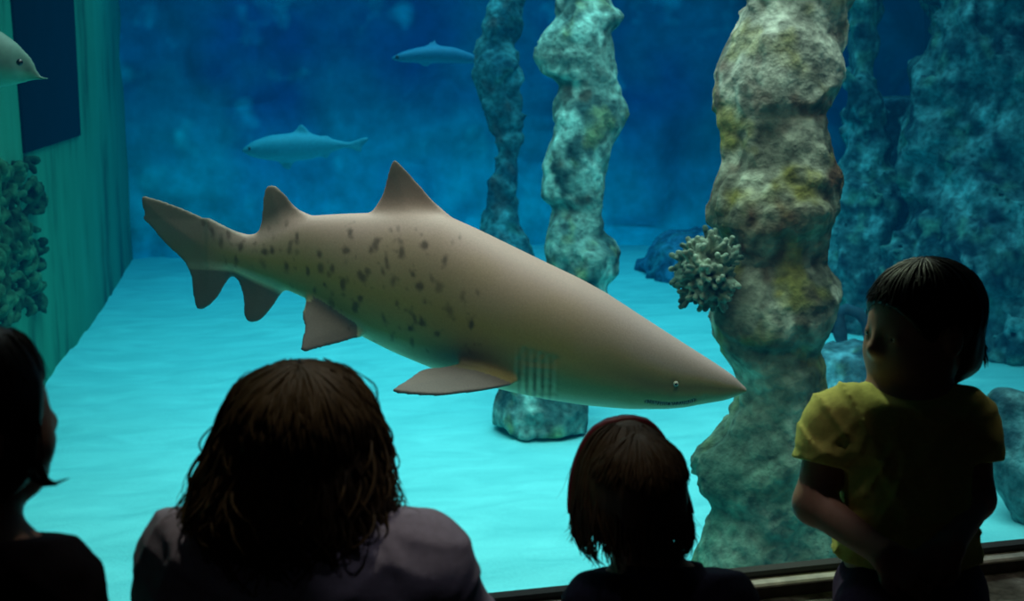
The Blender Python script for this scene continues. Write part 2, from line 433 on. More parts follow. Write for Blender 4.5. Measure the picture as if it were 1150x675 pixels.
# dark viewing window in the left wall
q = [onwall(*p, .02) for p in ((10, -60), (80, -60), (91, 152), (29, 172))]
fr0 = [p+wn*.0 for p in q]
M_darkglass = plain('dark window glass', (.001, .004, .010), .7, .3, 3, 0, .02)
V = np.array(fr0+[p-wn*.12 for p in q])
tag(mesh_obj('window_2', V, [(0, 1, 2, 3), (4, 7, 6, 5), (0, 4, 5, 1), (1, 5, 6, 2), (2, 6, 7, 3), (3, 7, 4, 0)], M_darkglass, smooth=False), 'dark window opening high in the green side wall', 'window', kind='structure')

# ------------------------------------------------------------------ rocks
def interp_rows(rows, D):
    """rows of (py,left,right) seen at distance D -> z, centre point, radius tables"""
    z, cx, r = [], [], []
    for py, l, rr in rows:
        c = P((l+rr)/2, py, D); z.append(c[2]); cx.append(c[:2]); r.append((rr-l)/2*D/F)
    z = np.array(z); o = np.argsort(z); return z[o], np.array(cx)[o], np.array(r)[o]
def column(name, rows, D, h, amp, col_fn, label, cat, group=None, aspect=.9, z0=ZF-.06, seed=0, freq=1.0, flare=1.0):
    z, c, r = interp_rows(rows, D)
    rm = r.max()*max(1, aspect)+amp*2.5
    lo = [c[:, 0].min()-rm, c[:, 1].min()-rm, z0]; hi = [c[:, 0].max()+rm, c[:, 1].max()+rm, z.max()+.15]
    g = Grid(lo, hi, h)
    _, X, Y, Z = g.sub(lo, hi)
    zz = Z.ravel(); X0 = np.interp(zz, z, c[:, 0]); Y0 = np.interp(zz, z, c[:, 1]); R0 = np.interp(zz, z, r)
    dx, dy = X-X0[None, None, :], Y-Y0[None, None, :]
    u = dx*right[0]+dy*right[1]; v = (dx*hfwd[0]+dy*hfwd[1])/aspect
    d = np.sqrt(u*u+v*v)-R0[None, None, :]
    d = np.maximum(d, (Z-z.max()))
    d = np.maximum(d, z0+h*1.5-Z)
    g.F = np.ascontiguousarray(d).astype(np.float32)
    m = np.abs(g.F) < amp*3+2*h
    XX, YY, ZZ = np.broadcast_arrays(X, Y, Z); x, y, zc = XX[m], YY[m], ZZ[m]
    f = freq
    wx_ = .16*noise(x*3*f, y*3*f, zc*3*f, seed+11); wy_ = .16*noise(x*3*f+7, y*3*f, zc*3*f, seed+12); wz_ = .16*noise(x*3*f, y*3*f+5, zc*3*f, seed+13)
    x, y, zc = x+wx_, y+wy_, zc+wz_
    b1 = 1-np.abs(noise(x*3.6*f, y*3.6*f, zc*1.9*f, seed+3))*2.2; b2 = 1-np.abs(noise(x*8*f, y*8*f, zc*6*f, seed+5))*2.2
    n = amp*(1.0*noise(x*2.2*f, y*2.2*f, zc*2.2*f, seed)+.45*np.maximum(b1, -.4)-.25+.30*np.maximum(b2, -.6)+.36*fbm(x, y, zc, 9*f, 4, seed+8)+.08*noise(x*60*f, y*60*f, zc*60*f, seed+18))
    g.F[m] += n.astype(np.float32)
    V, Fc = g.mesh(0)
    col = col_fn(V, seed)
    base = (float(np.interp(z0, z, c[:, 0])), float(np.interp(z0, z, c[:, 1])), z0)
    return tag(mesh_obj(name, V, Fc, M_rock, col=col, origin=base), label, cat, group)
def L3(*c): return np.array(c)
def rockcol(a, b_, moss, rust, teal=None, ztop=2.4):
    def fn(V, s):
        x, y, z = V.T
        t = np.clip(.5+.75*fbm(x, y, z, 4.5, 4, s+50), 0, 1)[:, None]
        q = np.clip(fbm(x, y, z, 6.0, 3, s+60)*1.7-.35, 0, 1)[:, None]
        u = np.clip(fbm(x, y, z, 7.0, 3, s+70)*1.8-.45, 0, 1)[:, None]
        w = np.clip(fbm(x, y, z, 9.0, 2, s+80)*2-.7, 0, 1)[:, None]
        c = (1-t)*L3(*a)+t*L3(*b_)
        c = c*(1-q)+q*L3(*moss); c = c*(1-u)+u*L3(*rust); w2 = np.clip(fbm(x, y, z*.6, 5.5, 3, s+95)*2.4-.9, 0, 1)[:, None]; c = c*(1-w*.7)+w*.7*(L3(*b_)*1.7+.03); c = c*(1-w2*.7)+w2*.7*(L3(*b_)*1.9+L3(.02, .05, .06))
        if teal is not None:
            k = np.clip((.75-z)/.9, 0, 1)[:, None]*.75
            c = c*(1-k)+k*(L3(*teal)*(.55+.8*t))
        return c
    return fn
big_rows = [(-150, 832, 940), (0, 834, 942), (18, 832, 941), (40, 815, 941), (81, 800, 951), (116, 794, 944), (128, 797, 932), (146, 803, 938), (181, 803, 941), (206, 792, 947), (232, 787, 943), (250, 789, 934), (267, 803, 926), (281, 813, 921), (294, 816, 918), (312, 800, 934), (332, 789, 944), (353, 786, 941), (377, 789, 921), (395, 797, 917), (412, 811, 931), (440, 818, 936), (470, 815, 935), (485, 808, 935), (508, 786, 935), (530, 779, 937), (550, 783, 935), (572, 800, 932), (607, 793, 935), (640, 784, 945), (700, 770, 960)]
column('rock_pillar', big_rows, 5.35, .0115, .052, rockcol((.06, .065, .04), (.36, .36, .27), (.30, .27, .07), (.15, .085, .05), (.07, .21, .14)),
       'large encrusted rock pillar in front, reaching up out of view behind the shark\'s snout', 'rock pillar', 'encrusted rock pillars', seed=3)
mid_rows = [(-60, 640, 690), (0, 632, 690), (20, 632, 701), (35, 617, 691), (65, 610, 692), (83, 619, 696), (96, 634, 696), (126, 628, 703), (151, 627, 696), (191, 611, 684), (222, 612, 679), (234, 624, 678), (262, 608, 678), (282, 605, 690), (307, 608, 692), (325, 612, 680), (380, 590, 680), (430, 560, 665), (455, 552, 662), (470, 552, 660), (500, 552, 660)]
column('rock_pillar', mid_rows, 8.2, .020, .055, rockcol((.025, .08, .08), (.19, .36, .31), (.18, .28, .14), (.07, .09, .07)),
       'middle rock pillar standing behind the shark\'s back', 'rock pillar', 'encrusted rock pillars', seed=23)
far_rows = [(-40, 545, 588), (0, 545, 585), (40, 536, 588), (80, 534, 590), (120, 545, 588), (180, 548, 590), (240, 545, 590), (330, 540, 595), (400, 535, 600)]
column('rock_pillar', far_rows, 11.6, .035, .10, rockcol((.01, .08, .12), (.06, .20, .22), (.06, .20, .18), (.09, .10, .10)),
       'thin faint rock pillar far back, farthest of the pillars', 'rock pillar', 'encrusted rock pillars', seed=43)
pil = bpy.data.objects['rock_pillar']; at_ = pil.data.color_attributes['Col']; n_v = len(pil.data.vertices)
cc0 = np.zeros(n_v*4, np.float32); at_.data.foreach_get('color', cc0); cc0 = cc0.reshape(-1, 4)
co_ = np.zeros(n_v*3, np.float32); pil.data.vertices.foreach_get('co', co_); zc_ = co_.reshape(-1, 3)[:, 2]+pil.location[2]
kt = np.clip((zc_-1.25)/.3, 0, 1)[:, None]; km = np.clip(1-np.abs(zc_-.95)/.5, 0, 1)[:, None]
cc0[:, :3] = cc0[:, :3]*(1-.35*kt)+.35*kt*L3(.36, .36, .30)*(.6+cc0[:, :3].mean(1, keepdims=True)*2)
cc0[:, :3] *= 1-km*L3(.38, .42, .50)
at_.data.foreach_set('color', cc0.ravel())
# reef masses on the right
dimc = rockcol((.010, .045, .06), (.09, .24, .25), (.10, .26, .20), (.02, .05, .07))
column('reef_outcrop', [(-60, 935, 985), (0, 940, 986), (60, 950, 984), (120, 946, 990), (200, 940, 1000), (300, 925, 1005), (400, 925, 1000), (460, 920, 1000)], 11.2, .035, .11, dimc,
       'tall narrow reef outcrop just right of the big pillar, beside the blue gap', 'reef rock', seed=61, aspect=1.4)
column('reef_outcrop', [(106, 975, 1050), (112, 960, 1060), (200, 955, 1060), (300, 945, 1060), (420, 935, 1070)], 11.9, .04, .05, rockcol((.006, .025, .045), (.03, .10, .13), (.04, .12, .12), (.02, .04, .06)),
       'low flat-topped dark reef block closing the blue gap', 'reef rock', seed=63)
column('reef_outcrop', [(-60, 1045, 1260), (0, 1040, 1260), (80, 1030, 1260), (130, 1040, 1270), (200, 1025, 1270), (300, 1015, 1280), (380, 1035, 1280), (420, 1045, 1280)], 10.6, .04, .17, dimc,
       'broad craggy reef mass at the right edge above the toddler', 'reef rock', seed=66, aspect=.8)
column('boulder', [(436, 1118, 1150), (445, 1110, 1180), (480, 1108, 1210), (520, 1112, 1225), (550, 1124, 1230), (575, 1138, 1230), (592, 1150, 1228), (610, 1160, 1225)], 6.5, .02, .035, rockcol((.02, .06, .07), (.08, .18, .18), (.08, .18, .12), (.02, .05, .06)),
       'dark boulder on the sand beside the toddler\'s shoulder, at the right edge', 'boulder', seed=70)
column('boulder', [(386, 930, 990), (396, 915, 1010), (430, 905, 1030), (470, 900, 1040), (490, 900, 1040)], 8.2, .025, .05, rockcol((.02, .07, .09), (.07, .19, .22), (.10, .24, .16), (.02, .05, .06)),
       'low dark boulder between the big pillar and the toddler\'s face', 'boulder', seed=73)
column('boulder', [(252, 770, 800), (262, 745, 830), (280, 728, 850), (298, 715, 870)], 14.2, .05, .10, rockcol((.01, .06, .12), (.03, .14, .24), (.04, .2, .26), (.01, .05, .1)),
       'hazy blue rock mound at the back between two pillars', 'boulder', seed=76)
# small arched branch on the sand
bp_ = [P(930, 372, 8.6), P(941, 352, 8.6), P(950, 347, 8.6), P(965, 352, 8.6), P(972, 362, 8.6), P(978, 392, 8.6)]
bb = [P(947, 392, 8.6), P(943, 372, 8.6), P(941, 352, 8.6)]
dv = merge([tube(bp_, [.03, .045, .04, .04, .035, .03], 8), tube(bb, [.03, .05, .04], 8)])
tag(mesh_obj('driftwood', dv[0], dv[1], plain('sunken wood', (.02, .07, .10), .9, .3, 20, .3), origin=tuple(P(947, 400, 8.6))), 'dark arched branch resting on the low boulder', 'driftwood')

# bushy coral on the big pillar
cc = P(797, 306, 5.12)
g = Grid(cc-.24, cc+.24, .006)
g.ell(cc+np.array([.02, .02, -.01]), (.085, .08, .095), k=.02)
rr = np.random.default_rng(5)
for q in range(330):
    d = rr.normal(size=3); d /= np.linalg.norm(d)
    if d@right > .75: continue
    L = rr.uniform(.06, .112); base = cc+d*np.array([.03, .03, .04]); e1 = cc+d*L*np.array([1, .9, 1.1])
    e2 = e1+(d+rr.normal(size=3)*.8)*.022
    g.cap(base, e1, .014, .009, .006); g.cap(e1, e2, .009, .012, .006); g.cap(e1, e1+(d+rr.normal(size=3)*.9)*.02, .008, .011, .005)
V, Fc = g.mesh(0)
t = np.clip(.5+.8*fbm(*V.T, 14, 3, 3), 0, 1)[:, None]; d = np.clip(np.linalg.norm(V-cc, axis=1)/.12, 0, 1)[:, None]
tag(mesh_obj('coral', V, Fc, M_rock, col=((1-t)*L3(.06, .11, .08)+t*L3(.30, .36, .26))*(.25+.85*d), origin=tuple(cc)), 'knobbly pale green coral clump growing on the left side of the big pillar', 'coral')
# curled growth on the left wall
parts = []
rr = np.random.default_rng(11)
def wallp(px, py, o): return onwall(px, py, o)
c0 = wallp(18, 270, 0)
g = Grid(c0-np.array([.9, 1.5, .95]), c0+np.array([.9, 1.5, .95]), .018)
for q in range(170):
    px, py = rr.uniform(-60, 46), rr.uniform(188, 352)
    if (px/60)**2+((py-270)/90)**2 > 1.1: continue
    r0 = rr.uniform(.03, .10); c1 = wallp(px, py, rr.uniform(.02, .10))
    a0 = rr.uniform(0, 6.28); arc = rr.uniform(2.5, 5)
    ptc = [c1+wn*.04*math.sin(k)+wdir*r0*math.cos(a0+arc*k/8)+np.array([0, 0, 1])*r0*math.sin(a0+arc*k/8) for k in range(9)]
    for k in range(8): g.cap(ptc[k], ptc[k+1], .022, .022, .02)
V, Fc = g.mesh(1)
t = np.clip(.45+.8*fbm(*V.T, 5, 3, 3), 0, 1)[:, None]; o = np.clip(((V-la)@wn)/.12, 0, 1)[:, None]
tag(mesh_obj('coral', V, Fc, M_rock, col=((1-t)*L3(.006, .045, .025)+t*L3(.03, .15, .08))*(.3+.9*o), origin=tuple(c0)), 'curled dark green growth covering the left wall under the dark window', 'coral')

# ------------------------------------------------------------------ shark
class FishFrame:
    def __init__(s, D, p0): 
        s.D = D; s.O = s._pl(p0[0], p0[1], D); 
    def _pl(s, px, py, Dh):
        r = ray(px, py); return CAM+r*(Dh/(r@hfwd))
    def uv(s, px, py, w=0.0):
        p = s._pl(px, py, s.D+w)-s.O; return np.array([p@right, w, p[2]])
    def world(s, V): return s.O+V[:, 0:1]*right+V[:, 1:2]*hfwd+V[:, 2:3]*np.array([0, 0, 1.])
def poly_sd(x, y, pts):
    pts = np.array(pts); n = len(pts)
    d = np.full(np.broadcast(x, y).shape, 1e9); ins = np.zeros(d.shape, bool)
    for i in range(n):
        a, b_ = pts[i], pts[(i+1) % n]; e = b_-a
        wx, wy = x-a[0], y-a[1]; t = np.clip((wx*e[0]+wy*e[1])/(e@e+1e-12), 0, 1)
        d = np.minimum(d, (wx-t*e[0])**2+(wy-t*e[1])**2)
        if abs(e[1]) > 1e-9:
            c = ((a[1] > y) != (b_[1] > y)) & (x < e[0]*(y-a[1])/e[1]+a[0]); ins ^= c
    return np.where(ins, -1, 1)*np.sqrt(d)
def smooth_poly(pts, it=2):
    pts = np.array(pts, float)
    for _ in range(it):
        nx = np.roll(pts, -1, 0); pts = np.stack([pts*.75+nx*.25, pts*.25+nx*.75], 1).reshape(-1, pts.shape[1])
    return pts
def build_fish(fr, top, bot, halfw, cfrac, mids, sides, h, wmax, yc=lambda u: 0*u, grooves=None, k=.03, tmin=.0055, tmax=.016, crease=None):
    T = np.array([fr.uv(*p) for p in top]); B = np.array([fr.uv(*p) for p in bot]); HW = np.array(halfw, float)
    HW[:, 0] = [fr.uv(p, 300)[0] for p in HW[:, 0]]
    for A in (T, B, HW): A[:] = A[np.argsort(A[:, 0])]
    allp = np.array([fr.uv(*p) for f in mids for p in f]+list(T)+list(B))
    lo = [allp[:, 0].min()-.05, -wmax, min(allp[:, 2].min(), min([fr.uv(*p[:2], 0)[2] for f in sides for p in f[1]], default=9))-.12]
    hi = [allp[:, 0].max()+.05, wmax, allp[:, 2].max()+.05]
    g = Grid(lo, hi, h); _, X, Y, Z = g.sub(lo, hi)
    x = X.ravel()
    # smoothed profiles
    xf = np.linspace(lo[0], hi[0], 900); ker = np.exp(-np.linspace(-2, 2, 31)**2); ker /= ker.sum()
    def prof_(A, col, sm=True):
        v = np.interp(xf, A[:, 0], A[:, col]); 
        if sm: v = np.convolve(np.pad(v, 15, 'edge'), ker, 'valid')
        return np.interp(x, xf, v)[:, None, None]
    tz, bz, hw = prof_(T, 2), prof_(B, 2), prof_(HW, 1)
    cf = np.interp(x, xf, np.interp(xf, [lo[0], (lo[0]+hi[0])/2, hi[0]], cfrac))[:, None, None]
    Wc = Y-yc(x)[:, None, None]
    c = bz+cf*(tz-bz); bt = np.maximum(tz-c, 1e-3); bb_ = np.maximum(c-bz, 1e-3); b_ = np.where(Z > c, bt, bb_)
    a = np.maximum(hw, 1e-3)
    e = 2.15
    q = (np.abs(Wc/a)**e+np.abs((Z-c)/b_)**e)**(1/e)
    d = (q-1)*np.minimum(a, np.minimum(bt, bb_)*1.0+0*a)
    x0, x1 = T[0, 0], T[-1, 0]
    d = np.maximum(d, np.maximum(x0-X, X-x1))
    g.F = np.minimum(d, 1).astype(np.float32)
    for f in mids:
        pp = smooth_poly([fr.uv(*p)[[0, 2]] for p in f], 1)
        sl, Xs, Ys, Zs = g.sub([pp[:, 0].min()-.05, lo[1], pp[:, 1].min()-.05], [pp[:, 0].max()+.05, hi[1], pp[:, 1].max()+.05])
        sd = poly_sd(Xs[:, 0, 0][:, None], Zs[0, 0, :][None, :], pp)[:, None, :]
        th = np.minimum(tmin+.13*np.maximum(-sd, 0), tmax)
        dw = np.abs(Ys-yc(Xs))-th
        dd = np.maximum(sd, dw)
        dd = np.where((sd > 0) & (dw > 0), np.hypot(np.maximum(sd, 0), np.maximum(dw, 0)), dd)
        F0 = g.F[sl]; hh = np.maximum(k-np.abs(F0-dd), 0)/k; g.F[sl] = (np.minimum(F0, dd)-hh*hh*k*.25).astype(np.float32)
    for (pl, outl, tt) in sides:
        A, Bp, Tp = [fr.uv(*p) for p in pl]
        n = np.cross(Bp-A, Tp-A); n /= np.linalg.norm(n)
        ex = (Tp-A)/np.linalg.norm(Tp-A); ey = np.cross(n, ex)
        camL = np.array([(CAM-fr.O)@right, (CAM-fr.O)@hfwd, CAM[2]-fr.O[2]])
        pp = []
        for px, py in outl:
            r = ray(px, py); rl = np.array([r@right, r@hfwd, r[2]])
            t = ((A-camL)@n)/(rl@n); pt = camL+rl*t; pp.append(((pt-A)@ex, (pt-A)@ey))
        pp = smooth_poly(pp, 1)
        P3 = A+pp[:, 0:1]*ex+pp[:, 1:2]*ey
        for sg in (1, -1):
            Q = P3.copy(); Q[:, 1] *= sg
            r = g.sub(Q.min(0)-.05, Q.max(0)+.05)
            sl, Xs, Ys, Zs = r
            Ys = Ys*sg
            dx, dy, dz = Xs-A[0], Ys-A[1], Zs-A[2]
            uu = dx*ex[0]+dy*ex[1]+dz*ex[2]; vv = dx*ey[0]+dy*ey[1]+dz*ey[2]; ww = dx*n[0]+dy*n[1]+dz*n[2]
            sd = poly_sd(uu, vv, pp); th = np.minimum(tmin+.13*np.maximum(-sd, 0), tt); dw = np.abs(ww)-th
            dd = np.maximum(sd, dw); dd = np.where((sd > 0) & (dw > 0), np.hypot(np.maximum(sd, 0), np.maximum(dw, 0)), dd)
            F0 = g.F[sl]; hh = np.maximum(k-np.abs(F0-dd), 0)/k; g.F[sl] = (np.minimum(F0, dd)-hh*hh*k*.25).astype(np.float32)
    if grooves: grooves(g, fr)
    def surf_w(u, v):
        tzz = np.interp(u, T[:, 0], T[:, 2]); bzz = np.interp(u, B[:, 0], B[:, 2]); cfz = np.interp(u, [lo[0], (lo[0]+hi[0])/2, hi[0]], cfrac)
        cz = bzz+cfz*(tzz-bzz); bq = (tzz-cz) if v > cz else (cz-bzz); aa = np.interp(u, HW[:, 0], HW[:, 1])
        return -aa*max(0, 1-abs((v-cz)/bq)**e)**(1/e)
    return g, surf_w, T, B
fr = FishFrame(4.25, (500, 330))
top = [(232, 258), (261, 267), (278, 265), (293, 262), (318, 251), (341, 243), (389, 240), (424, 239), (460, 236), (497, 240), (535, 257), (574, 276), (613, 295), (651, 313), (682, 330), (728, 360), (767, 385), (805, 409), (824, 422), (833, 431), (838, 437)]
bot = [(232, 300), (261, 303), (285, 313), (310, 322), (340, 334), (363, 347), (385, 362), (406, 377), (443, 395), (482, 411), (530, 427), (574, 438), (613, 446), (659, 453), (705, 457), (744, 457.5), (767, 456), (790, 452), (812, 449), (826, 445), (838, 440)]
hw = [(232, .012), (261, .028), (300, .045), (341, .065), (400, .105), (460, .145), (530, .185), (590, .200), (650, .190), (700, .165), (744, .130), (790, .085), (815, .056), (830, .032), (838, .012)]
tail = [(148, 224), (152, 223.5), (175, 229), (205, 239), (235, 252), (262, 264), (272, 270), (272, 300), (258, 309), (251, 318), (243, 333), (233, 345), (222, 352), (215, 351), (212, 340), (210, 325), (209, 312), (200, 296), (185, 284), (170, 270), (160, 258), (154, 254), (150, 250), (153, 243), (149, 236)]
d2 = [(293, 266), (292, 250), (293, 235), (294, 222), (297, 211), (303, 208), (311, 211), (319, 219), (326, 228), (334, 237), (344, 246), (340, 262), (315, 272)]
d1 = [(421, 243), (424, 230), (431, 216), (435, 199), (440, 182), (444, 179), (451, 186), (461, 197), (471, 208), (482, 221), (497, 238), (505, 255), (470, 262), (430, 258)]
an = [(262, 300), (262, 309), (267, 322), (272, 340), (271, 354), (275, 363), (283, 365), (291, 361), (301, 351), (311, 336), (316, 322), (290, 305)]
pec = [(583, 420), (580, 431), (551, 437), (520, 441), (497, 444), (470, 443), (438, 440), (448, 433), (458, 427), (470, 418), (480, 414), (497, 414), (520, 408), (545, 395), (575, 395)]
pel = [(409, 376), (385, 384), (360, 390), (337, 397), (339, 382), (343, 368), (339, 354), (342, 344), (347, 335), (365, 330), (395, 350)]
def yc(u): return .16*np.clip((-.2-u)/1.0, 0, 2)**2
def grooves(g, fr):
    for j, px in enumerate((583, 592, 601.5, 610.5, 618)):
        pts = [(px+6, 394+j*2.5), (px+1, 406+j), (px, 420), (px+1.5, 434), (px+4, 443)]
        pl = []
        for q in pts:
            u = fr.uv(*q); w0 = -.20
            for _ in range(3):
                u = fr.uv(q[0], q[1], w0); w0 = surfw0(u[0], u[2])
            pl.append(np.array([u[0], w0-.001, u[2]]))
        for sg in (1, -1):
            pq = [p*np.array([1, sg, 1]) for p in pl]
            for a_, b_ in zip(pq[:-1], pq[1:]): g.cap(a_, b_, .0072, .0072, .012, 's')
    # mouth slit
    ml = [(727, 451), (740, 453), (757, 453.8), (771, 452.5), (779, 450)]
    pl = []
    for q in ml:
        w0 = -.13
        for _ in range(4):
            u = fr.uv(q[0], q[1], w0); w0 = surfw0(u[0], u[2])
        pl.append(np.array([u[0], w0, u[2]]))
    global MOUTH; MOUTH = pl
    for sg in (1, -1):
        pq = [p*np.array([1, sg, 1]) for p in pl]
        for a_, b_ in zip(pq[:-1], pq[1:]): g.cap(a_, b_, .0055, .0055, .006, 's')
    # eye socket, nostril
    for (q, r_) in (((759, 431), .010), ((793, 446), .006)):
        w0 = -.1
        for _ in range(4):
            u = fr.uv(q[0], q[1], w0); w0 = surfw0(u[0], u[2])
        for sg in (1, -1): g.cap((u[0]-.004, sg*(w0-.004), u[2]), (u[0]+.004, sg*(w0-.004), u[2]), r_, r_, .006, 's')
        if r_ > .008:
            global EYE; EYE = np.array([u[0], w0, u[2]])
# closure for the analytic surface
def _sw():
    T = np.array([fr.uv(*p) for p in top]); B = np.array([fr.uv(*p) for p in bot]); HW = np.array([(fr.uv(p, 300)[0], a) for p, a in hw])
    lo0, hi0 = fr.uv(148, 224)[0]-.05, fr.uv(838, 437)[0]+.05
    def f(u, v):
        tz = np.interp(u, T[:, 0], T[:, 2]); bz = np.interp(u, B[:, 0], B[:, 2]); cf = np.interp(u, [lo0, (lo0+hi0)/2, hi0], CF)
        cz = bz+cf*(tz-bz); bq = (tz-cz) if v > cz else (cz-bz); aa = np.interp(u, HW[:, 0], HW[:, 1])
        return -aa*max(0, 1-abs((v-cz)/bq)**2.15)**(1/2.15)
    return f
CF = (.5, .47, .36)
surfw0 = _sw()
g, sw, T, B = build_fish(fr, top, bot, hw, CF, [tail, d2, d1, an],
    [(((583, 425, -.15), (520, 405, -.13), (438, 440, -.42)), pec, .014), (((409, 377, -.06), (347, 336, -.03), (337, 397, -.15)), pel, .010)],
    .0062, .47, yc, grooves)
V, Fc = g.mesh(1)
u, w_, v = V.T
tz = np.interp(u, T[:, 0], T[:, 2]); bz = np.interp(u, B[:, 0], B[:, 2]); s = (v-bz)/(tz-bz+1e-6)
# paint: brown-grey back, olive flank, pale belly
nn = fbm(u, w_, v, 6, 3, 5)
top_c, mid_c, bel_c = L3(.60, .37, .31), L3(.46, .31, .09), L3(.80, .74, .48)
ss = np.clip(s+.05*nn, -1, 2)
tt = np.clip((ss-.45)/.45, 0, 1)[:, None]; tb = np.clip((.17-ss)/.15, 0, 1)[:, None]
col = mid_c*(1-tt)+top_c*tt
col = col*(1-tb)+bel_c*tb
headk = np.clip((u-fr.uv(560, 300)[0])/.2, 0, 1)[:, None]*np.clip((.30-ss)/.2, 0, 1)[:, None]
col = col*(1-.55*headk)+.55*headk*L3(.42, .46, .30)
hk = np.clip((u-fr.uv(640, 300)[0])/.25, 0, 1)[:, None]
bandk = hk*np.clip(1-np.abs(ss-.42)/.16, 0, 1)[:, None]  # shade below the flat top of the head, painted as a dark band
col = col*(1-.55*bandk)+.55*bandk*L3(.14, .11, .06)
topk = hk*np.clip((ss-.56)/.1, 0, 1)[:, None]; col = col*(1-.5*topk)+.5*topk*L3(.52, .36, .34)
out_fin = (s > 1.06) | (s < -.06) | (u < fr.uv(255, 290)[0])
fn = np.clip(np.maximum((s-1.0)/.25, (-.02-s)/.12), 0, 1)[:, None]; fn = np.maximum(fn, .75*np.clip((fr.uv(262, 290)[0]-u)/.12, 0, 1)[:, None])
finc = L3(.22, .165, .13)
col = col*(1-fn)+fn*finc*(1+.2*nn[:, None])
pecm = (np.abs(w_) > .20) & (s < .5) & (u < fr.uv(590, 300)[0]) ; pecm |= (s < .12) & (np.abs(w_) > .17) & (u < fr.uv(575, 300)[0]) & (u > fr.uv(430, 300)[0])
pecm |= (s < .12) & (np.abs(w_) > .045) & (u < fr.uv(402, 300)[0]) & (u > fr.uv(345, 300)[0])
col = np.where(pecm[:, None], L3(.27, .195, .165)*(1+.2*nn[:, None]), col)
tailk = np.clip((fr.uv(330, 300)[0]-u)/.2, 0, 1)[:, None]
col = col*(1-.25*tailk*(s[:, None] > .0))+.25*tailk*(s[:, None] > .0)*L3(.22, .22, .15)
pu = fr.uv(512, 402, -.15); kk = np.exp(-(((u-pu[0])/.13)**2+((v-pu[2])/.055)**2))[:, None]*.9*(np.abs(w_) < .2)[:, None]; col = col*(1-kk)+kk*L3(.13, .10, .06)  # painted shadow on the flank above the pectoral fin root
# gill pleats: pale between the slits
gk = np.clip(1-np.abs(u-fr.uv(601, 415)[0])/.075, 0, 1)**.5*np.clip(1-np.abs(s-.16)/.26, 0, 1)**.7
gw = .5-.5*np.cos((u-fr.uv(583, 415, -.17)[0])/(9.0*4.08/F)*2*math.pi)
col = col*(1-(gk*(1-gw)**2*.7)[:, None]); gk = gk*gw
col = col*(1-gk[:, None]*.8)+gk[:, None]*.8*L3(.80, .68, .42)
# cheek crease light
# spots
spots = []
rs = np.random.default_rng(21)
traced = [(252, 278), (228, 271), (277, 276), (291, 288), (300, 286), (321, 283), (329, 269), (356, 288), (358, 304), (371, 303), (343, 307), (391, 263), (422, 272), (420, 276), (450, 272), (434, 292), (430, 305), (442, 314), (465, 307), (404, 335), (431, 358), (466, 355), (461, 368), (474, 358), (478, 337), (473, 320), (494, 320), (451, 283), (317, 303), (289, 302), (371, 345), (398, 345), (412, 305), (388, 283), (416, 281), (407, 312), (446, 340), (440, 380), (492, 372), (505, 345), (463, 385), (350, 330), (362, 322), (500, 290), (477, 275), (520, 330), (530, 360), (383, 320), (236, 262), (217, 261), (205, 252), (246, 291)]
for p in traced:
    spots.append((p[0], p[1], rs.uniform(2.0, 3.4), rs.uniform(3.2, 7.0), rs.uniform(.45, .85), rs.uniform(-.2, .35)))
for _ in range(90):
    px = rs.uniform(215, 540); py = rs.uniform(250, 400)
    spots.append((px, py, rs.uniform(1.0, 2.0), rs.uniform(1.4, 3.4), rs.uniform(.2, .5), rs.uniform(-.2, .4)))
K = fr.D/F
dark = np.zeros(len(V)); SPN = 1+.55*noise(u*55, w_*20, v*55, 91)+.3*noise(u*110, w_*20, v*90, 92)
near = (w_ < .03)
for (px, py, ra, rb, st, an_) in spots:
    for side in (-1, 1):
        uu = fr.uv(px+(0 if side < 0 else 9), py+(0 if side < 0 else 6), -.12); du, dv_ = (u-uu[0])/K, (v-uu[2])/K
        x_, y_ = du*math.cos(an_)+dv_*math.sin(an_), -du*math.sin(an_)+dv_*math.cos(an_)
        q = np.clip(1.5-np.sqrt((x_/ra)**2+(y_/rb)**2)*SPN, 0, 1)*(w_*side > -.0 if side > 0 else w_ < 0)
        dark = np.maximum(dark, q*st)
dark *= (s > .02)
col = col*(1-dark[:, None]*.95)+dark[:, None]*.95*L3(.055, .035, .02)
dm = np.full(len(V), 9.0)
for sg in (1, -1):
    for a_, b_ in zip(MOUTH[:-1], MOUTH[1:]):
        for t_ in np.linspace(0, 1, 5): dm = np.minimum(dm, np.linalg.norm(V-(a_*(1-t_)+b_*t_)*np.array([1, sg, 1]), axis=1))
k_ = np.clip((.0125-dm)/.006, 0, 1)[:, None]; col = col*(1-k_)+k_*L3(.02, .015, .01)
SHL = empty('shark', tuple(fr.O), 'large brown spotted sand tiger shark gliding to the right across the tank', 'shark')
body = mesh_obj('body', fr.world(V), Fc, M_shark, SHL, col=col)
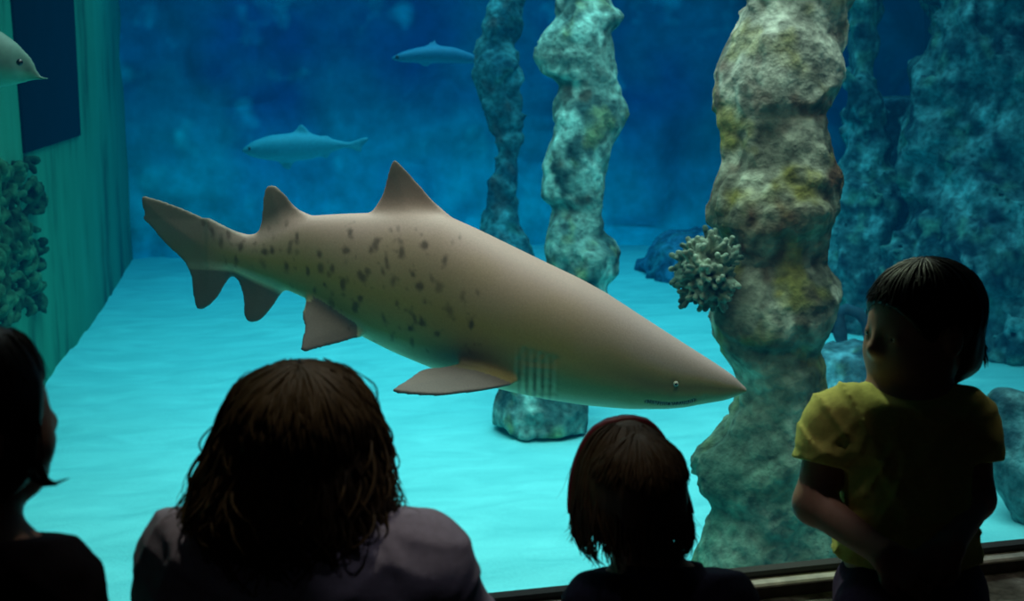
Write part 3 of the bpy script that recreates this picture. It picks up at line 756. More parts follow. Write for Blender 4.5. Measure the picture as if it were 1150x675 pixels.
# eyes + teeth
def ball(c, r, n=16, sc=(1, 1, 1)):
    th = np.linspace(0, math.pi, n//2+1); ph = np.arange(n)*2*math.pi/n
    TH, PH = np.meshgrid(th, ph, indexing='ij')
    V = np.stack([np.sin(TH)*np.cos(PH)*sc[0], np.sin(TH)*np.sin(PH)*sc[1], np.cos(TH)*sc[2]], -1).reshape(-1, 3)*r+np.array(c)
    i = np.arange(n//2)[:, None]*n; j = np.arange(n)[None, :]
    return V, np.stack([i+j, i+n+j, i+n+(j+1) % n, i+(j+1) % n], -1).reshape(-1, 4)
M_sharkeye = plain('pale shark eye', (.75, .72, .55), .2, .05, 50, 0, .6)
M_pupil = plain('black pupil', (.004, .004, .004), .1, 0, 50, 0, .6)
for sg in (1, -1):
    c = EYE*np.array([1, sg, 1])-np.array([0, sg*.004*-1 if False else 0, 0])
    v_, f_ = ball(c, .0092)
    eo = mesh_obj('eye', fr.world(v_), f_, M_sharkeye, SHL)
    v_, f_ = ball(c+np.array([0, (-.0072 if sg > 0 else .0072), 0]), .0050); mesh_obj('pupil', fr.world(v_), f_, M_pupil, eo)
tp = []
for i in range(len(MOUTH)-1):
    for t in np.linspace(0, 1, 5, endpoint=False):
        c = MOUTH[i]*(1-t)+MOUTH[i+1]*t
        for sg in (1, -1):
            for dz in (.007, -.007):
                cc_ = c*np.array([1, sg, 1])+np.array([random.uniform(-.004, .004), sg*.001, dz*random.uniform(.5, 1)])
                tp.append(tube([cc_, cc_+np.array([0, -sg*0.001, -dz*.7]), cc_+np.array([-.002, 0, -dz*random.uniform(1.0, 1.6)])], [.0017, .0011, .0003], 5))
M_tooth = plain('teeth', (.7, .68, .55), .3, .05, 50, 0, .5)
for V_, F_ in tp: mesh_obj('tooth', fr.world(V_), F_, M_tooth, SHL)

# other fish
def simple_fish(D, top, bot, hw, mids, label, cat, h, colt, colb, name, wmax, tm=.02, group=None, z=None, k=.03):
    f2 = FishFrame(D, (top[len(top)//2][0], top[len(top)//2][1]))
    g, sw, T, B = build_fish(f2, top, bot, hw, (.5, .5, .5), mids, [], h, wmax, k=k, tmin=h*.9, tmax=tm)
    V, Fc = g.mesh(1)
    tz = np.interp(V[:, 0], T[:, 0], T[:, 2]); bz = np.interp(V[:, 0], B[:, 0], B[:, 2]); s = ((V[:, 2]-bz)/(tz-bz+1e-6))
    t = np.clip((s-.22)/.2, 0, 1)[:, None]
    col = L3(*colb)*(1-t)+L3(*colt)*t
    r = empty(name, tuple(f2.O), label, cat, group)
    mesh_obj('body', f2.world(V), Fc, M_fish, r, col=col)
    return r, f2
r1, f2 = simple_fish(12.0, [(271, 168), (285, 158), (303, 152), (330, 149), (353, 151), (378, 157), (392, 160)], [(271, 169), (282, 176), (300, 180), (325, 181.5), (350, 179), (372, 171), (392, 165)],
            [(271, .01), (290, .12), (320, .17), (350, .13), (375, .06), (392, .03)],
            [[(328, 153), (334, 143), (339, 138.5), (345, 145), (352, 153)], [(385, 163), (400, 157), (418, 152), (412, 160), (405, 165), (408, 172), (396, 168)], [(310, 178), (322, 192), (328, 188), (330, 177)], [(362, 157), (366, 150), (372, 158)], [(360, 172), (366, 181), (372, 171)]],
            'faint pale shark swimming left in the far blue water above the big shark\'s tail', 'shark', .022, (.03, .31, .44), (.06, .38, .50), 'shark', .3)  # haze put into the skin colour, close to the back wall's
v_, f_ = ball(f2.uv(281, 167, -.09), .02); mesh_obj('eye', f2.world(v_), f_, M_pupil, r1)
r2, f2 = simple_fish(13.0, [(438, 65), (452, 58), (470, 53), (490, 51), (510, 53), (525, 58), (536, 63)], [(438, 67), (452, 70), (470, 71), (490, 71), (510, 71), (525, 72), (536, 70)],
            [(438, .01), (455, .10), (485, .15), (510, .10), (536, .03)],
            [[(478, 54), (484, 46), (490, 44), (492, 53)], [(530, 66), (542, 66), (556, 62), (548, 70), (552, 80), (538, 74)], [(470, 68), (478, 79), (485, 70)]],
            'very faint fish far back near the thin pillar, upper centre', 'fish', .025, (.02, .20, .36), (.03, .26, .4), 'fish', .3)  # skin colour faded towards the wall to imitate haze
v_, f_ = ball(f2.uv(446, 64, -.07), .02); mesh_obj('eye', f2.world(v_), f_, M_pupil, r2)
r3, f2 = simple_fish(4.7, [(-110, 62), (-90, 44), (-60, 28), (-20, 28), (0, 35), (18, 48), (32, 61), (40, 72), (43, 84), (56, 87.5)], [(-110, 74), (-90, 86), (-60, 96), (-20, 100), (0, 98), (18, 95), (32, 92), (40, 91), (48, 89.8), (56, 88.5)],
            [(-110, .02), (-90, .045), (-60, .07), (-10, .10), (20, .08), (34, .055), (42, .02), (56, .01)],
            [[(-75, 32), (-90, 8), (-60, 6), (-40, 30)], [(-102, 68), (-118, 45), (-138, 32), (-130, 65), (-138, 100), (-118, 90)], [(-30, 95), (-45, 122), (-20, 112), (0, 96)]],
            'pale grey fish with light belly cut off by the upper left edge', 'fish', .012, (.09, .20, .16), (.10, .45, .33), 'fish', .22, tm=.012, k=.02)
v_, f_ = ball(f2.uv(22, 70, -.08), .012); mesh_obj('eye', f2.world(v_), f_, M_pupil, r3)

# ------------------------------------------------------------------ people
def frame(yaw, pitch=0, roll=0):
    """columns: right, forward, up. yaw 0 faces +Y, positive turns to the left"""
    return np.array((Matrix.Rotation(yaw, 3, 'Z') @ Matrix.Rotation(pitch, 3, 'X') @ Matrix.Rotation(roll, 3, 'Y')))
def head_sdf(g, c, hh, M, nk=.02):
    def L(x, y, z): return c+M@(np.array([x, y, z])*hh)
    g.ell(L(0, -.06, .12), np.array([.37, .45, .38])*hh, M, .03)
    g.ell(L(0, .10, -.14), np.array([.30, .32, .36])*hh, M, .04)
    for s_ in (1, -1):
        g.ell(L(.16*s_, .24, -.15), np.array([.14, .14, .15])*hh, M, .02)
        g.ell(L(.15*s_, .47, .0), np.array([.075, .07, .05])*hh, M, .015, 's')
        g.ell(L(.15*s_, .345, .0), np.array([.072, .070, .055])*hh, M, .006)
        g.ell(L(.15*s_, .43, -.004), np.array([.050, .05, .018])*hh, M, .002, 's')
        g.ell(L(.385*s_, -.02, -.03), np.array([.035, .085, .125])*hh, M, .008)
    g.ell(L(0, .29, -.38), np.array([.12, .10, .09])*hh, M, .03)
    g.cap(L(0, .40, .03), L(0, .47, -.09), .028*hh, .05*hh, .012)
    g.cap(L(-.05, .43, -.11), L(.05, .43, -.11), .035*hh, .035*hh, .01)
    g.cap(L(-.09, .385, -.235), L(.09, .385, -.235), .022*hh, .022*hh, .006)
    g.cap(L(-.02, .405, -.225), L(.02, .405, -.225), .022*hh, .022*hh, .006)
    g.cap(L(-.06, .385, -.275), L(.06, .385, -.275), .026*hh, .026*hh, .006)
    return L
def eyes(root, L, hh):
    for s_ in (1, -1):
        v_, f_ = ball(L(.15*s_, .350, .0), .055*hh); e_ = mesh_obj('eye', v_, f_, M_eye, root)
        v_, f_ = ball(L(.15*s_, .385, .0), .024*hh); mesh_obj('iris', v_, f_, M_iris, e_)
def hand_sdf(g, wrist, d, n, side, L, curl=.5, k=.006):
    """wrist point, finger direction d, back-of-hand normal n, side +1 = thumb on cross(d,n) side"""
    d = d/np.linalg.norm(d); n = n-(n@d)*d; n /= np.linalg.norm(n); t = np.cross(d, n)*side
    pl = L*.52; r = L*.095
    for q in (-.22, -.07, .08, .22):
        g.cap(wrist+t*q*L*.55, wrist+d*pl*.95+t*q*L*.95, r*1.05, r*.95, .010)
    lens = {-.24: .36, -.08: .44, .08: .48, .24: .43}
    for q, ln in lens.items():
        b0 = wrist+d*pl*.92+t*q*L*.95; dirn = d+t*q*.25; dirn /= np.linalg.norm(dirn)
        a = curl*.5; p = b0
        for j, fr_ in enumerate((.42, .32, .26)):
            dd = dirn*math.cos(a)-n*math.sin(a); p2 = p+dd*ln*L*fr_
            g.cap(p, p2, r*(.72-.07*j), r*(.66-.07*j), .003); p = p2; a += curl*.75
    b0 = wrist+d*pl*.22+t*L*.17; p1 = b0+(t*.8+d*.65-n*.25)*L*.17; p2 = p1+(t*.35+d*.9-n*.3)*L*.15
    p3 = p2+(t*.0+d*1-n*.45)*L*.12
    g.cap(b0, p1, r*1.05, r*.85, .008); g.cap(p1, p2, r*.82, r*.74, .004); g.cap(p2, p3, r*.74, r*.6, .004)
def shoe(c, M, L):
    g = Grid(c-L*.9, c+L*.9, .006)
    g.cap(c+M@np.array([0, -.28*L, .16*L]), c+M@np.array([0, .10*L, .17*L]), .17*L, .165*L, .02)
    g.cap(c+M@np.array([0, .10*L, .15*L]), c+M@np.array([0, .42*L, .12*L]), .16*L, .135*L, .03)
    g.cap(c+M@np.array([0, -.25*L, .16*L]), c+M@np.array([0, -.24*L, .40*L]), .16*L, .15*L, .02)
    g.cut((c[0], c[1], c[2]+.004), (0, 0, -1)); g.cut((c[0], c[1], c[2]+.50*L), (0, 0, 1))
    return g.mesh(1)

def hair_profile_mass(rows, D, aspect, c_face, M, hh, face_r, seed, h=.005, amp=.006, back=0.0, inset=.004):
    z, c, r = interp_rows(rows, D)
    c = c+hfwd[:2]*back
    rm = r.max()*max(1, aspect)+.03
    rm = max(rm, .14)
    lo = [c[:, 0].min()-rm, c[:, 1].min()-rm, z.min()-.02]; hi = [c[:, 0].max()+rm, c[:, 1].max()+rm, z.max()+.02]
    g = Grid(lo, hi, h); _, X, Y, Z = g.sub(lo, hi); zz = Z.ravel()
    X0, Y0, R0 = np.interp(zz, z, c[:, 0]), np.interp(zz, z, c[:, 1]), np.interp(zz, z, r)
    dx, dy = X-X0, Y-Y0; u = dx*right[0]+dy*right[1]; v = (dx*hfwd[0]+dy*hfwd[1])/aspect
    ang = np.arctan2(v, u)
    d = np.sqrt(u*u+v*v)-R0+inset
    d = d+amp*noise(ang*7+Z*6, Z*9, ang*0, seed)+amp*.7*noise(ang*18+Z*9, Z*12, ang*0+3, seed+1)
    d = np.maximum(d, z.min()-Z)
    d = np.maximum(d, Z-z.max())
    g.F = d.astype(np.float32)
    g.ell(c_face+M@(np.array([0, -.06, .12])*hh), np.array([.400, .475, .395])*hh, M, .025)
    # leave the face and throat clear
    g.ell(c_face+M@(np.array([0, .50, -.10])*hh), np.array([.33, .34, .42])*hh*face_r, M, .02, 's')
    g.ell(c_face+M@(np.array([0, .42, -.60])*hh), np.array([.34, .44, .45])*hh*face_r, M, .02, 's')
    return g.mesh(1), (z, c, r)
def strands(tab, aspect, n, c_face, M, hh, seed, wave=.006, wf=40, rad=.0024, zmin=None, outf=(.0, .012), flick=0, flickdir=None, fly=0, tipspread=.0, nseg=26, arange=(0, 2*math.pi)):
    z, c, r = tab; rs = np.random.default_rng(seed); parts = []
    ztop = z.max(); zb0 = z.min() if zmin is None else zmin
    Minv = M.T
    for i in range(n+fly):
        isfly = i >= n
        a = rs.uniform(*arange)
        zs_ = ztop-.004-rs.uniform(0, 1)**2*(ztop-zb0)*.55
        ze = zb0+rs.uniform(0, .25)*(ztop-zb0)*(1 if not isfly else 1.6)
        if ze > zs_-.03: continue
        zz = np.linspace(zs_, ze, nseg); t = np.linspace(0, 1, nseg)
        da = rs.normal()*.25; aa = a+da*t
        ph = rs.uniform(0, 6.28); ph2 = rs.uniform(0, 6.28); w = wave*(.3+1.1*t)*rs.uniform(.5, 1.4); fq = wf*rs.uniform(.7, 1.3)
        off = rs.uniform(*outf)*(1 if not isfly else 1.0)+(rs.uniform(.003, .016)*t if isfly else 0)+tipspread*t**3*rs.uniform(0, 1)
        R_ = np.interp(zz, z, r)+off-.004
        if flick: R_ = R_+flick*np.clip((t-.82)/.18, 0, 1)**1.5*rs.uniform(0, 1)
        R_ = R_+w*np.sin(fq*(ztop-zz)+ph)
        aa = aa+w*1.1/np.maximum(R_, .03)*np.cos(fq*(ztop-zz)*.9+ph2)
        cx = np.interp(zz, z, c[:, 0]); cy = np.interp(zz, z, c[:, 1])
        u, v = np.cos(aa)*R_, np.sin(aa)*R_*aspect
        pts = np.stack([cx+u*right[0]+v*hfwd[0], cy+u*right[1]+v*hfwd[1], zz], 1)
        # stop where the face is
        lp = (pts-c_face)@M/hh
        infront = (lp[:, 1] > .16) & (np.abs(lp[:, 0]) < .33) & (lp[:, 2] < .20)
        if infront.any():
            kx = int(np.argmax(infront))
            if kx < 6: continue
            pts = pts[:kx]; 
        m_ = len(pts); tt = np.linspace(0, 1, m_)
        rr_ = (rad if not isfly else rad*.28)*rs.uniform(.6, 1.3)*(1-tt**3*.9)*np.clip(tt*8+.3, 0, 1)
        parts.append(tube(pts, rr_, 4 if isfly else 5))
    return parts

def crown(c, M, hh, n, seed, rad=.0022, thE=1.35, rx=.41, ry=.49, rz=.41, wave=.0015, wf=9, face=.35):
    rs = np.random.default_rng(seed); parts = []; m = 16; t = np.linspace(0, 1, m)
    for i in range(n):
        ph = rs.uniform(0, 2*math.pi); front = math.sin(ph) > face
        th = np.linspace(rs.uniform(.01, .9), (1.0 if front else thE)*rs.uniform(.9, 1.05), m)
        aa = ph+rs.normal()*.15*t; k_ = 1.0+rs.uniform(-.01, .05); w = wave/hh*np.sin(wf*t+rs.uniform(0, 6))
        p = np.stack([np.sin(th)*np.cos(aa)*(rx*k_+w), np.sin(th)*np.sin(aa)*(ry*k_+w)-.06, np.cos(th)*rz*k_+.12], 1)
        parts.append(tube(c+(p*hh)@M.T, rad*rs.uniform(.6, 1.2)*(1-t**3*.8), 5))
    return parts
def fold_(a, y, z, sd):
    q = 0
    for k_, (m1, m2, am) in enumerate(((17, 12, .0055), (19, -15, .005), (8, 26, .0035))):
        n_ = np.abs(noise(a*m1+z*m2+1.2*noise(a*6, y*6, z*6, sd+9), (z*m1-a*m2)*.28, y*5, sd+k_))
        q = q-am*np.clip(1-n_*3.2, 0, 1)**1.3
    return q+.003*noise(a*10, y*10, z*14, sd+5)+.001
def standing(name, label, D, head_px, hh, yaw, shl, shr, M_top, hgt_k, headyaw, headpitch, neck_r, sleeve, M_leg, arms, torso_r, mid, group=None, top_name='shirt', collar=False, seed=1, hoff=0.0):
    hc = P(head_px[0], head_px[1], D)
    base = np.array([hc[0], hc[1], 0.0])
    Bm = frame(yaw)
    SL, SR = P(*shl), P(*shr)                 # shoulder joint centres
    M_h = frame(headyaw, headpitch)
    shz = (SL[2]+SR[2])/2; mid2 = (SL+SR)/2; ax = (SR-SL)/np.linalg.norm(SR-SL)
    fw = np.cross(np.array([0, 0, 1.]), ax); fw /= np.linalg.norm(fw)
    base[:2] = mid2[:2]
    half = np.linalg.norm(SR-SL)/2
    root = empty(name, tuple(base), label, 'person', group)
    Mt = np.stack([ax, fw, np.array([0, 0, 1.])], 1)
    def Q(x, y, z): return np.array([mid2[0], mid2[1], 0])+ax*x*np.array([1, 1, 0])+fw*y+np.array([0, 0, z])
    hipz = shz*.56; kneez = shz*.31
    lo = np.minimum(Q(-half-.25, -.3, 0), Q(half+.25, .6, 0)); hi = np.maximum(Q(-half-.25, -.3, 0), Q(half+.25, .6, 0))
    lo = np.minimum(lo, hc-.2); hi = np.maximum(hi, hc+.2)
    lo[:2] -= .1; hi[:2] += .1; lo[2] = 0; hi[2] = hc[2]+.2
    h = .0055
    g = Grid(lo, hi, h)
    L = head_sdf(g, hc, hh, M_h)
    g.cap(hc-np.array([0, 0, .30*hh])-M_h@np.array([0, .10*hh, 0]), Q(0, 0, shz+.01), neck_r, neck_r*1.15, .03)
    def torso(g, t, k=.05):
        g.ell(Q(0, 0, shz-.10), (half*.92+t, torso_r+t, .17+t), Mt, k)
        g.cap(SL+ax*.015-np.array([0, 0, .01]), SR-ax*.015-np.array([0, 0, .01]), .042+t, .042+t, k)
        for S in (SL, SR): g.cap(Q(0, 0, shz+.006), S+(Q(0, 0, S[2])-S)*.2, neck_r*.95+t, .036+t, k)
        g.ell(Q(0, .005, (shz+hipz)/2), (half*.76+t, torso_r*.95+t, (shz-hipz)*.50+t), Mt, k)
    torso(g, 0)
    g.ell(Q(0, 0, hipz), (half*.80, torso_r, .10), Mt, .04)
    for s_, S in ((-1, SL), (1, SR)):
        hip = Q(s_*half*.42, 0, hipz-.02); kn = Q(s_*half*.45, .015, kneez); an_ = Q(s_*half*.48, -.01, .075)
        g.chain([hip, kn, an_], [.068, .045, .030], .03)
        g.cap(an_, an_+fw*.08-np.array([0, 0, .045]), .028, .022, .02)
        el, wr, hd, up_ = arms[s_]
        el = S+ax*el[0]+fw*el[1]+np.array([0, 0, el[2]]); wr = S+ax*wr[0]+fw*wr[1]+np.array([0, 0, 1])*(wr[2]-S[2])
        g.chain([S, el, wr], [.038, .030, .021], .02)
        dd = fw*hd[1]+ax*hd[0]+np.array([0, 0, hd[2]])
        hand_sdf(g, wr, dd, np.array([0, 0, 1.]), s_*-1, hh*.62, .30)
        arms[s_] = (S, el, wr)
    V, Fc = g.mesh(1)
    mesh_obj('body', V, Fc, M_skin, root)
    eyes(root, L, hh)
    # top
    g2 = Grid(lo, hi, h); t = .012
    torso(g2, t)
    g2.ell(Q(0, 0, hipz+.03), (half*.86+t, torso_r+t+.004, .12), Mt, .04)
    g2.cap(Q(0, -.005, shz-.01), Q(0, 0, shz+.028), neck_r*1.7, neck_r*1.18, .03)
    for s_ in (-1, 1):
        S, el, wr = arms[s_]
        e2 = S+(el-S)*min(sleeve, 1)
        dn = (el-S)/np.linalg.norm(el-S)
        g2.cap(S, e2, .050, .046+.012*(sleeve < 1), .035)
        if sleeve > 1: g2.cap(el, el+(wr-el)*.92, .044, .032, .02)
    def folds(x, y, z):
        a_ = (x-mid2[0])*ax[0]+(y-mid2[1])*ax[1]
        return fold_(a_, y, z, seed)
    g2.warp(folds)
    if sleeve < 1:
        for s_ in (-1, 1):
            S, el, wr = arms[s_]; dn = (el-S)/np.linalg.norm(el-S); e2 = S+(el-S)*(sleeve+.02)
            # cut the sleeve end square
            r = g2.sub(e2-.09, e2+.09)
            if r:
                sl, X, Y, Z = r
                pl = (X-e2[0])*dn[0]+(Y-e2[1])*dn[1]+(Z-e2[2])*dn[2]
                rad_ = np.sqrt((X-e2[0])**2+(Y-e2[1])**2+(Z-e2[2])**2)
                wall = np.abs((X-mid2[0])*ax[0]+(Y-mid2[1])*ax[1]) < half*.9
                g2.F[sl] = np.where((rad_ < .085) & ~wall, np.maximum(g2.F[sl], pl), g2.F[sl])
    g2.cut(Q(0, 0, hipz-.05), (0, 0, -1)); 
    nk = Q(0, 0, shz+.058); g2.cut(nk, fw*.25+np.array([0, 0, 1]))
    V, Fc = g2.mesh(1); mesh_obj(top_name, V, Fc, M_top, root)
    if collar:
        a_ = np.linspace(0, 2*math.pi, 40, endpoint=False)
        V = []; 
        for (rr_, z_) in ((neck_r+.016, shz+.050), (neck_r+.008, shz+.068), (neck_r+.014, shz+.072), (neck_r+.036, shz+.030), (neck_r+.030, shz+.018), (neck_r+.012, shz+.03)):
            for x_ in a_: V.append(Q(math.cos(x_)*rr_*1.08, math.sin(x_)*rr_*.95-.005, z_-.012*math.sin(x_)))
        Fq = [(i*40+j, i*40+(j+1) % 40, ((i+1) % 6)*40+(j+1) % 40, ((i+1) % 6)*40+j) for i in range(6) for j in range(40)]
        mesh_obj('collar', V, np.array(Fq), M_top, root)
    # trousers
    g3 = Grid(lo, np.array([hi[0], hi[1], hipz+.12]), h)
    g3.ell(Q(0, 0, hipz), (half*.84, torso_r+.010, .105), Mt, .04)
    for s_ in (-1, 1):
        hip = Q(s_*half*.42, 0, hipz-.02); kn = Q(s_*half*.45, .015, kneez); an_ = Q(s_*half*.48, -.01, .085)
        g3.chain([hip, kn, an_], [.080, .060, .048], .025)
    g3.warp(lambda x, y, z: .004*noise(x*14, y*14, z*22, seed+5))
    g3.cut(Q(0, 0, .055), (0, 0, -1)); g3.cut(Q(0, 0, hipz+.07), (0, 0, 1))
    V, Fc = g3.mesh(1); mesh_obj('trousers', V, Fc, M_leg, root)
    for s_ in (-1, 1):
        V, Fc = shoe(Q(s_*half*.48, .02, 0.0), Mt, hh*.95); mesh_obj('shoe', V, Fc, M_shoe, root)
    return root, hc, M_h, Q, shz, L

def arm(dx, dy, dz, wx, wy, wz, hx=0, hy=1, hz=-.1): return ((dx, dy, dz), (wx, wy, wz), (hx, hy, hz), None)

# girl with curly hair
D2 = 1.48
root, hc, Mh, Q, shz, L = standing('person', 'child with long wavy brown hair and pale lilac t-shirt, seen from behind', D2, (342, 501), .185, 0.0, (210, 622, D2), (480, 630, D2), M_white, 1, R(-12), R(4), .040, .62, M_navy,
    {-1: arm(-.045, .09, -.19, .05, .26, .67), 1: arm(.045, .09, -.19, -.05, .26, .67)}, .085, 345, seed=4)
rows = [(402, 330, 352), (406, 308, 376), (412, 290, 392), (420, 276, 402), (430, 264, 412), (450, 256, 420), (470, 250, 426), (490, 243, 430), (510, 234, 433), (530, 226, 435), (550, 219, 437), (565, 216, 437), (580, 222, 436), (600, 236, 425), (625, 250, 405), (650, 262, 390), (668, 280, 370)]
(mass, tab) = hair_profile_mass(rows, D2, .80, hc, Mh, .185, 1.0, 5, back=-.012, amp=.016, inset=.016)
st = strands(tab, .84, 560, hc, Mh, .185, 9, wave=.0085, wf=58, rad=.0027, fly=60, outf=(-.014, .006), tipspread=.010)+strands(tab, .84, 120, hc, Mh, .185, 99, wave=.013, wf=60, rad=.0022, fly=30, outf=(-.004, .006), tipspread=.014, nseg=40)+strands(tab, .84, 26, hc, Mh, .185, 199, wave=.015, wf=70, rad=.0015, outf=(.002, .010), tipspread=.018, nseg=44, arange=(-.5, .5))+strands(tab, .84, 12, hc, Mh, .185, 198, wave=.013, wf=60, rad=.0012, outf=(.0, .006), tipspread=.010, nseg=44, arange=(2.7, 3.6))
mesh_obj('hair', *merge([mass]+st+crown(hc, Mh, .185, 700, 61, .0030, 1.7, wave=.004, wf=7, rx=.45, rz=.41)), M_hair_brown, root)

# girl with bob and red hairband
D3 = 1.72
root, hc, Mh, Q, shz, L = standing('person', 'small child with a chin-length dark bob, dark red hairband and navy jacket', D3, (711, 556), .165, 0.0, (680, 688, D3), (806, 688, D3), M_navy, 1, R(-4), R(2), .034, 1.2, M_navy,
    {-1: arm(-.03, .05, -.16, .03, .10, .66+.02), 1: arm(.03, .05, -.16, -.03, .10, .66+.02)}, .070, 740, top_name='jacket', collar=True, seed=14)
rows = [(470, 700, 712), (474, 682, 728), (482, 668, 738), (492, 659, 746), (505, 652, 753), (520, 646, 760), (535, 642, 766), (550, 640, 771), (570, 639, 777), (590, 641, 780), (605, 645, 779), (616, 652, 772), (624, 665, 758)]
mrows = rows[:-4]+[(588, 648, 774), (600, 660, 762), (608, 675, 748)]
(mass, _t) = hair_profile_mass(mrows, D3, .98, hc, Mh, .165, 1.0, 15, amp=.004, inset=.006)
_u = interp_rows(rows, D3)
tab = _u
st = strands(tab, 1.0, 560, hc, Mh, .165, 19, wave=.0022, wf=22, rad=.0024, fly=26, outf=(-.004, .002), flick=.013, zmin=P(700, 630, D3)[2])
mesh_obj('hair', *merge([mass]+st+crown(hc, Mh, .165, 600, 62, .0024)), M_hair_dark, root)
# band
ztab, ctab, rtab = tab
pts = []
zt_ = ztab.max()
for s_ in (-1, 1):
    zq = zt_-np.linspace(1, 0, 26)**1.8*(zt_-P(700, 575, D3)[2])
    row = []
    for z_ in zq:
        cxy = np.array([np.interp(z_, ztab, ctab[:, 0]), np.interp(z_, ztab, ctab[:, 1])]); r_ = np.interp(z_, ztab, rtab)
        row.append(np.array([cxy[0], cxy[1], z_-.001])+hfwd*.006+right*s_*(r_-.0005))
    pts += row if s_ < 0 else row[::-1][1:]
bv = []
pts = np.array(pts)
for i, p in enumerate(pts):
    o = (p-hc); o = o-(o@hfwd)*hfwd; o /= np.linalg.norm(o)
    for (du, dv_) in ((-.010, -.002), (-.008, .003), (.008, .003), (.010, -.002), (.008, -.012), (-.008, -.012)):
        bv.append(p+hfwd*du+o*dv_)
n_ = len(pts); Fq = [(i*6+j, i*6+(j+1) % 6, (i+1)*6+(j+1) % 6, (i+1)*6+j) for i in range(n_-1) for j in range(6)]
mesh_obj('hairband', bv, np.array(Fq), M_band, root)

# person at the left edge
D1 = 1.28
root, hc, Mh, Q, shz, L = standing('person', 'person in a black top with a dark bob, cut off by the left edge', D1, (-34, 474), .180, 0.0, (-92, 664, D1), (46, 668, D1), M_black, 1, R(-58), R(0), .036, 1.2, M_black,
    {-1: arm(-.03, -.02, -.19, -.02, .05, .66, 0, .2, -1), 1: arm(.03, -.02, -.19, .02, .05, .66, 0, .2, -1)}, .080, 0, top_name='top', seed=24)
rows = [(367, -20, -5), (371, -45, 14), (378, -60, 24), (390, -72, 34), (405, -80, 42), (425, -86, 48), (450, -90, 50), (480, -92, 50), (510, -92, 49), (530, -90, 46), (545, -84, 38), (556, -76, 26)]
(mass, tab) = hair_profile_mass(rows, D1, 1.0, hc, Mh, .18, 1.02, 25, amp=.003)
st = strands(tab, 1.02, 480, hc, Mh, .18, 29, wave=.002, wf=20, rad=.0025, fly=16, outf=(-.003, .003), zmin=P(0, 560, D1)[2])
fl = [tube([P(36, 500, D1), P(45, 525, D1), P(52, 540, D1), P(62, 543, D1), P(78, 537, D1)], [.004, .0045, .004, .0022, .0004], 6), tube([P(30, 520, D1), P(40, 538, D1), P(50, 544, D1), P(64, 545, D1)], [.004, .004, .003, .0005], 6)]
mesh_obj('hair', *merge([mass]+st+fl+crown(hc, Mh, .18, 200, 63, .002)), M_hair_black, root)

# ---- toddler seated on the ledge, facing the room, head turned to the left of the photo
DT = 2.07
HHT = .200
tfw = -hfwd; tright = -right       # the toddler's forward points at the camera
U = np.array([0, 0, 1.])
hcT = P(1033, 368, DT)
fdir_yaw = math.atan2(-(-right*.88-hfwd*.47)[0], (-right*.88-hfwd*.47)[1])
MT = frame(fdir_yaw-.1, R(-6), 0)
baseT = np.array([*P(1025, 650, DT)[:2], ZL])
rootT = empty('person', tuple(baseT), 'toddler in a yellow t-shirt sitting on the ledge with head turned left', 'person')
lo = baseT+np.array([-.32, -.48, -.62]); hi = baseT+np.array([.32, .22, .60]); hi[2] = hcT[2]+.16; lo[2] = .01
g = Grid(lo, hi, .0042)
LT = head_sdf(g, hcT, HHT, MT)
g.ell(LT(0, .07, -.26), np.array([.33, .35, .25])*HHT, MT, .03)
neckb = P(1022, 462, DT+.01)
g.cap(hcT-U*.055+hfwd*.01, neckb, .040, .042, .025)
SL, SR = P(934, 478, DT), P(1087, 478, DT)
EL, ER = P(914, 566, DT-.01), P(1094, 560, DT-.01)
WL, WR = P(992, 622, DT-.13), P(1068, 612, DT-.12)
pel = P(1020, 640, DT+.01)
def torsoT(g, t, k=.05):
    for S in (SL, SR): g.cap(neckb+U*.004, S+(neckb-S)*.25+U*.004, .036+t, .034+t, k)
    g.cap(SL+right*.012, SR-right*.012, .036+t, .036+t, k)
    g.ell(P(1012, 515, DT), (.098+t, .066+t, .10+t), np.stack([right, hfwd, U], 1), k)
    g.ell(P(1016, 590, DT-.005), (.098+t, .078+t, .11+t), np.stack([right, hfwd, U], 1), k)
torsoT(g, 0)
bx = np.stack([right, hfwd, U], 1)
g.ell(P(1020, 655, DT+.01), (.100, .078, .07), bx, .04)
knL, knR = P(965, 700, DT-.30)*1.0, P(1085, 700, DT-.30)
knL[2] = knR[2] = ZL+.045
hipL, hipR = P(985, 668, DT), P(1058, 668, DT)
hipL[2] = hipR[2] = ZL+.062
anL, anR = knL-U*.24-hfwd*.02+np.array([0, 0, 0]), knR-U*.24-hfwd*.02
for a_, b_, c_ in ((hipL, knL, anL), (hipR, knR, anR)):
    g.chain([a_, b_, c_], [.056, .042, .027], .03); g.cap(c_, c_-hfwd*.075-U*.035, .025, .019, .02)
g.chain([SL, EL, WL], [.036, .031, .021], .018); g.chain([SR, ER, WR], [.036, .031, .021], .018)
hand_sdf(g, WL, right*.75-U*.45-hfwd*.25, -hfwd+U*.5, 1, .108, .55)
hand_sdf(g, WR, -right*.70-U*.60-hfwd*.15, -hfwd+U*.5, -1, .108, .55)
V, Fc = g.mesh(1); mesh_obj('body', V, Fc, M_skin, rootT); eyes(rootT, LT, HHT)
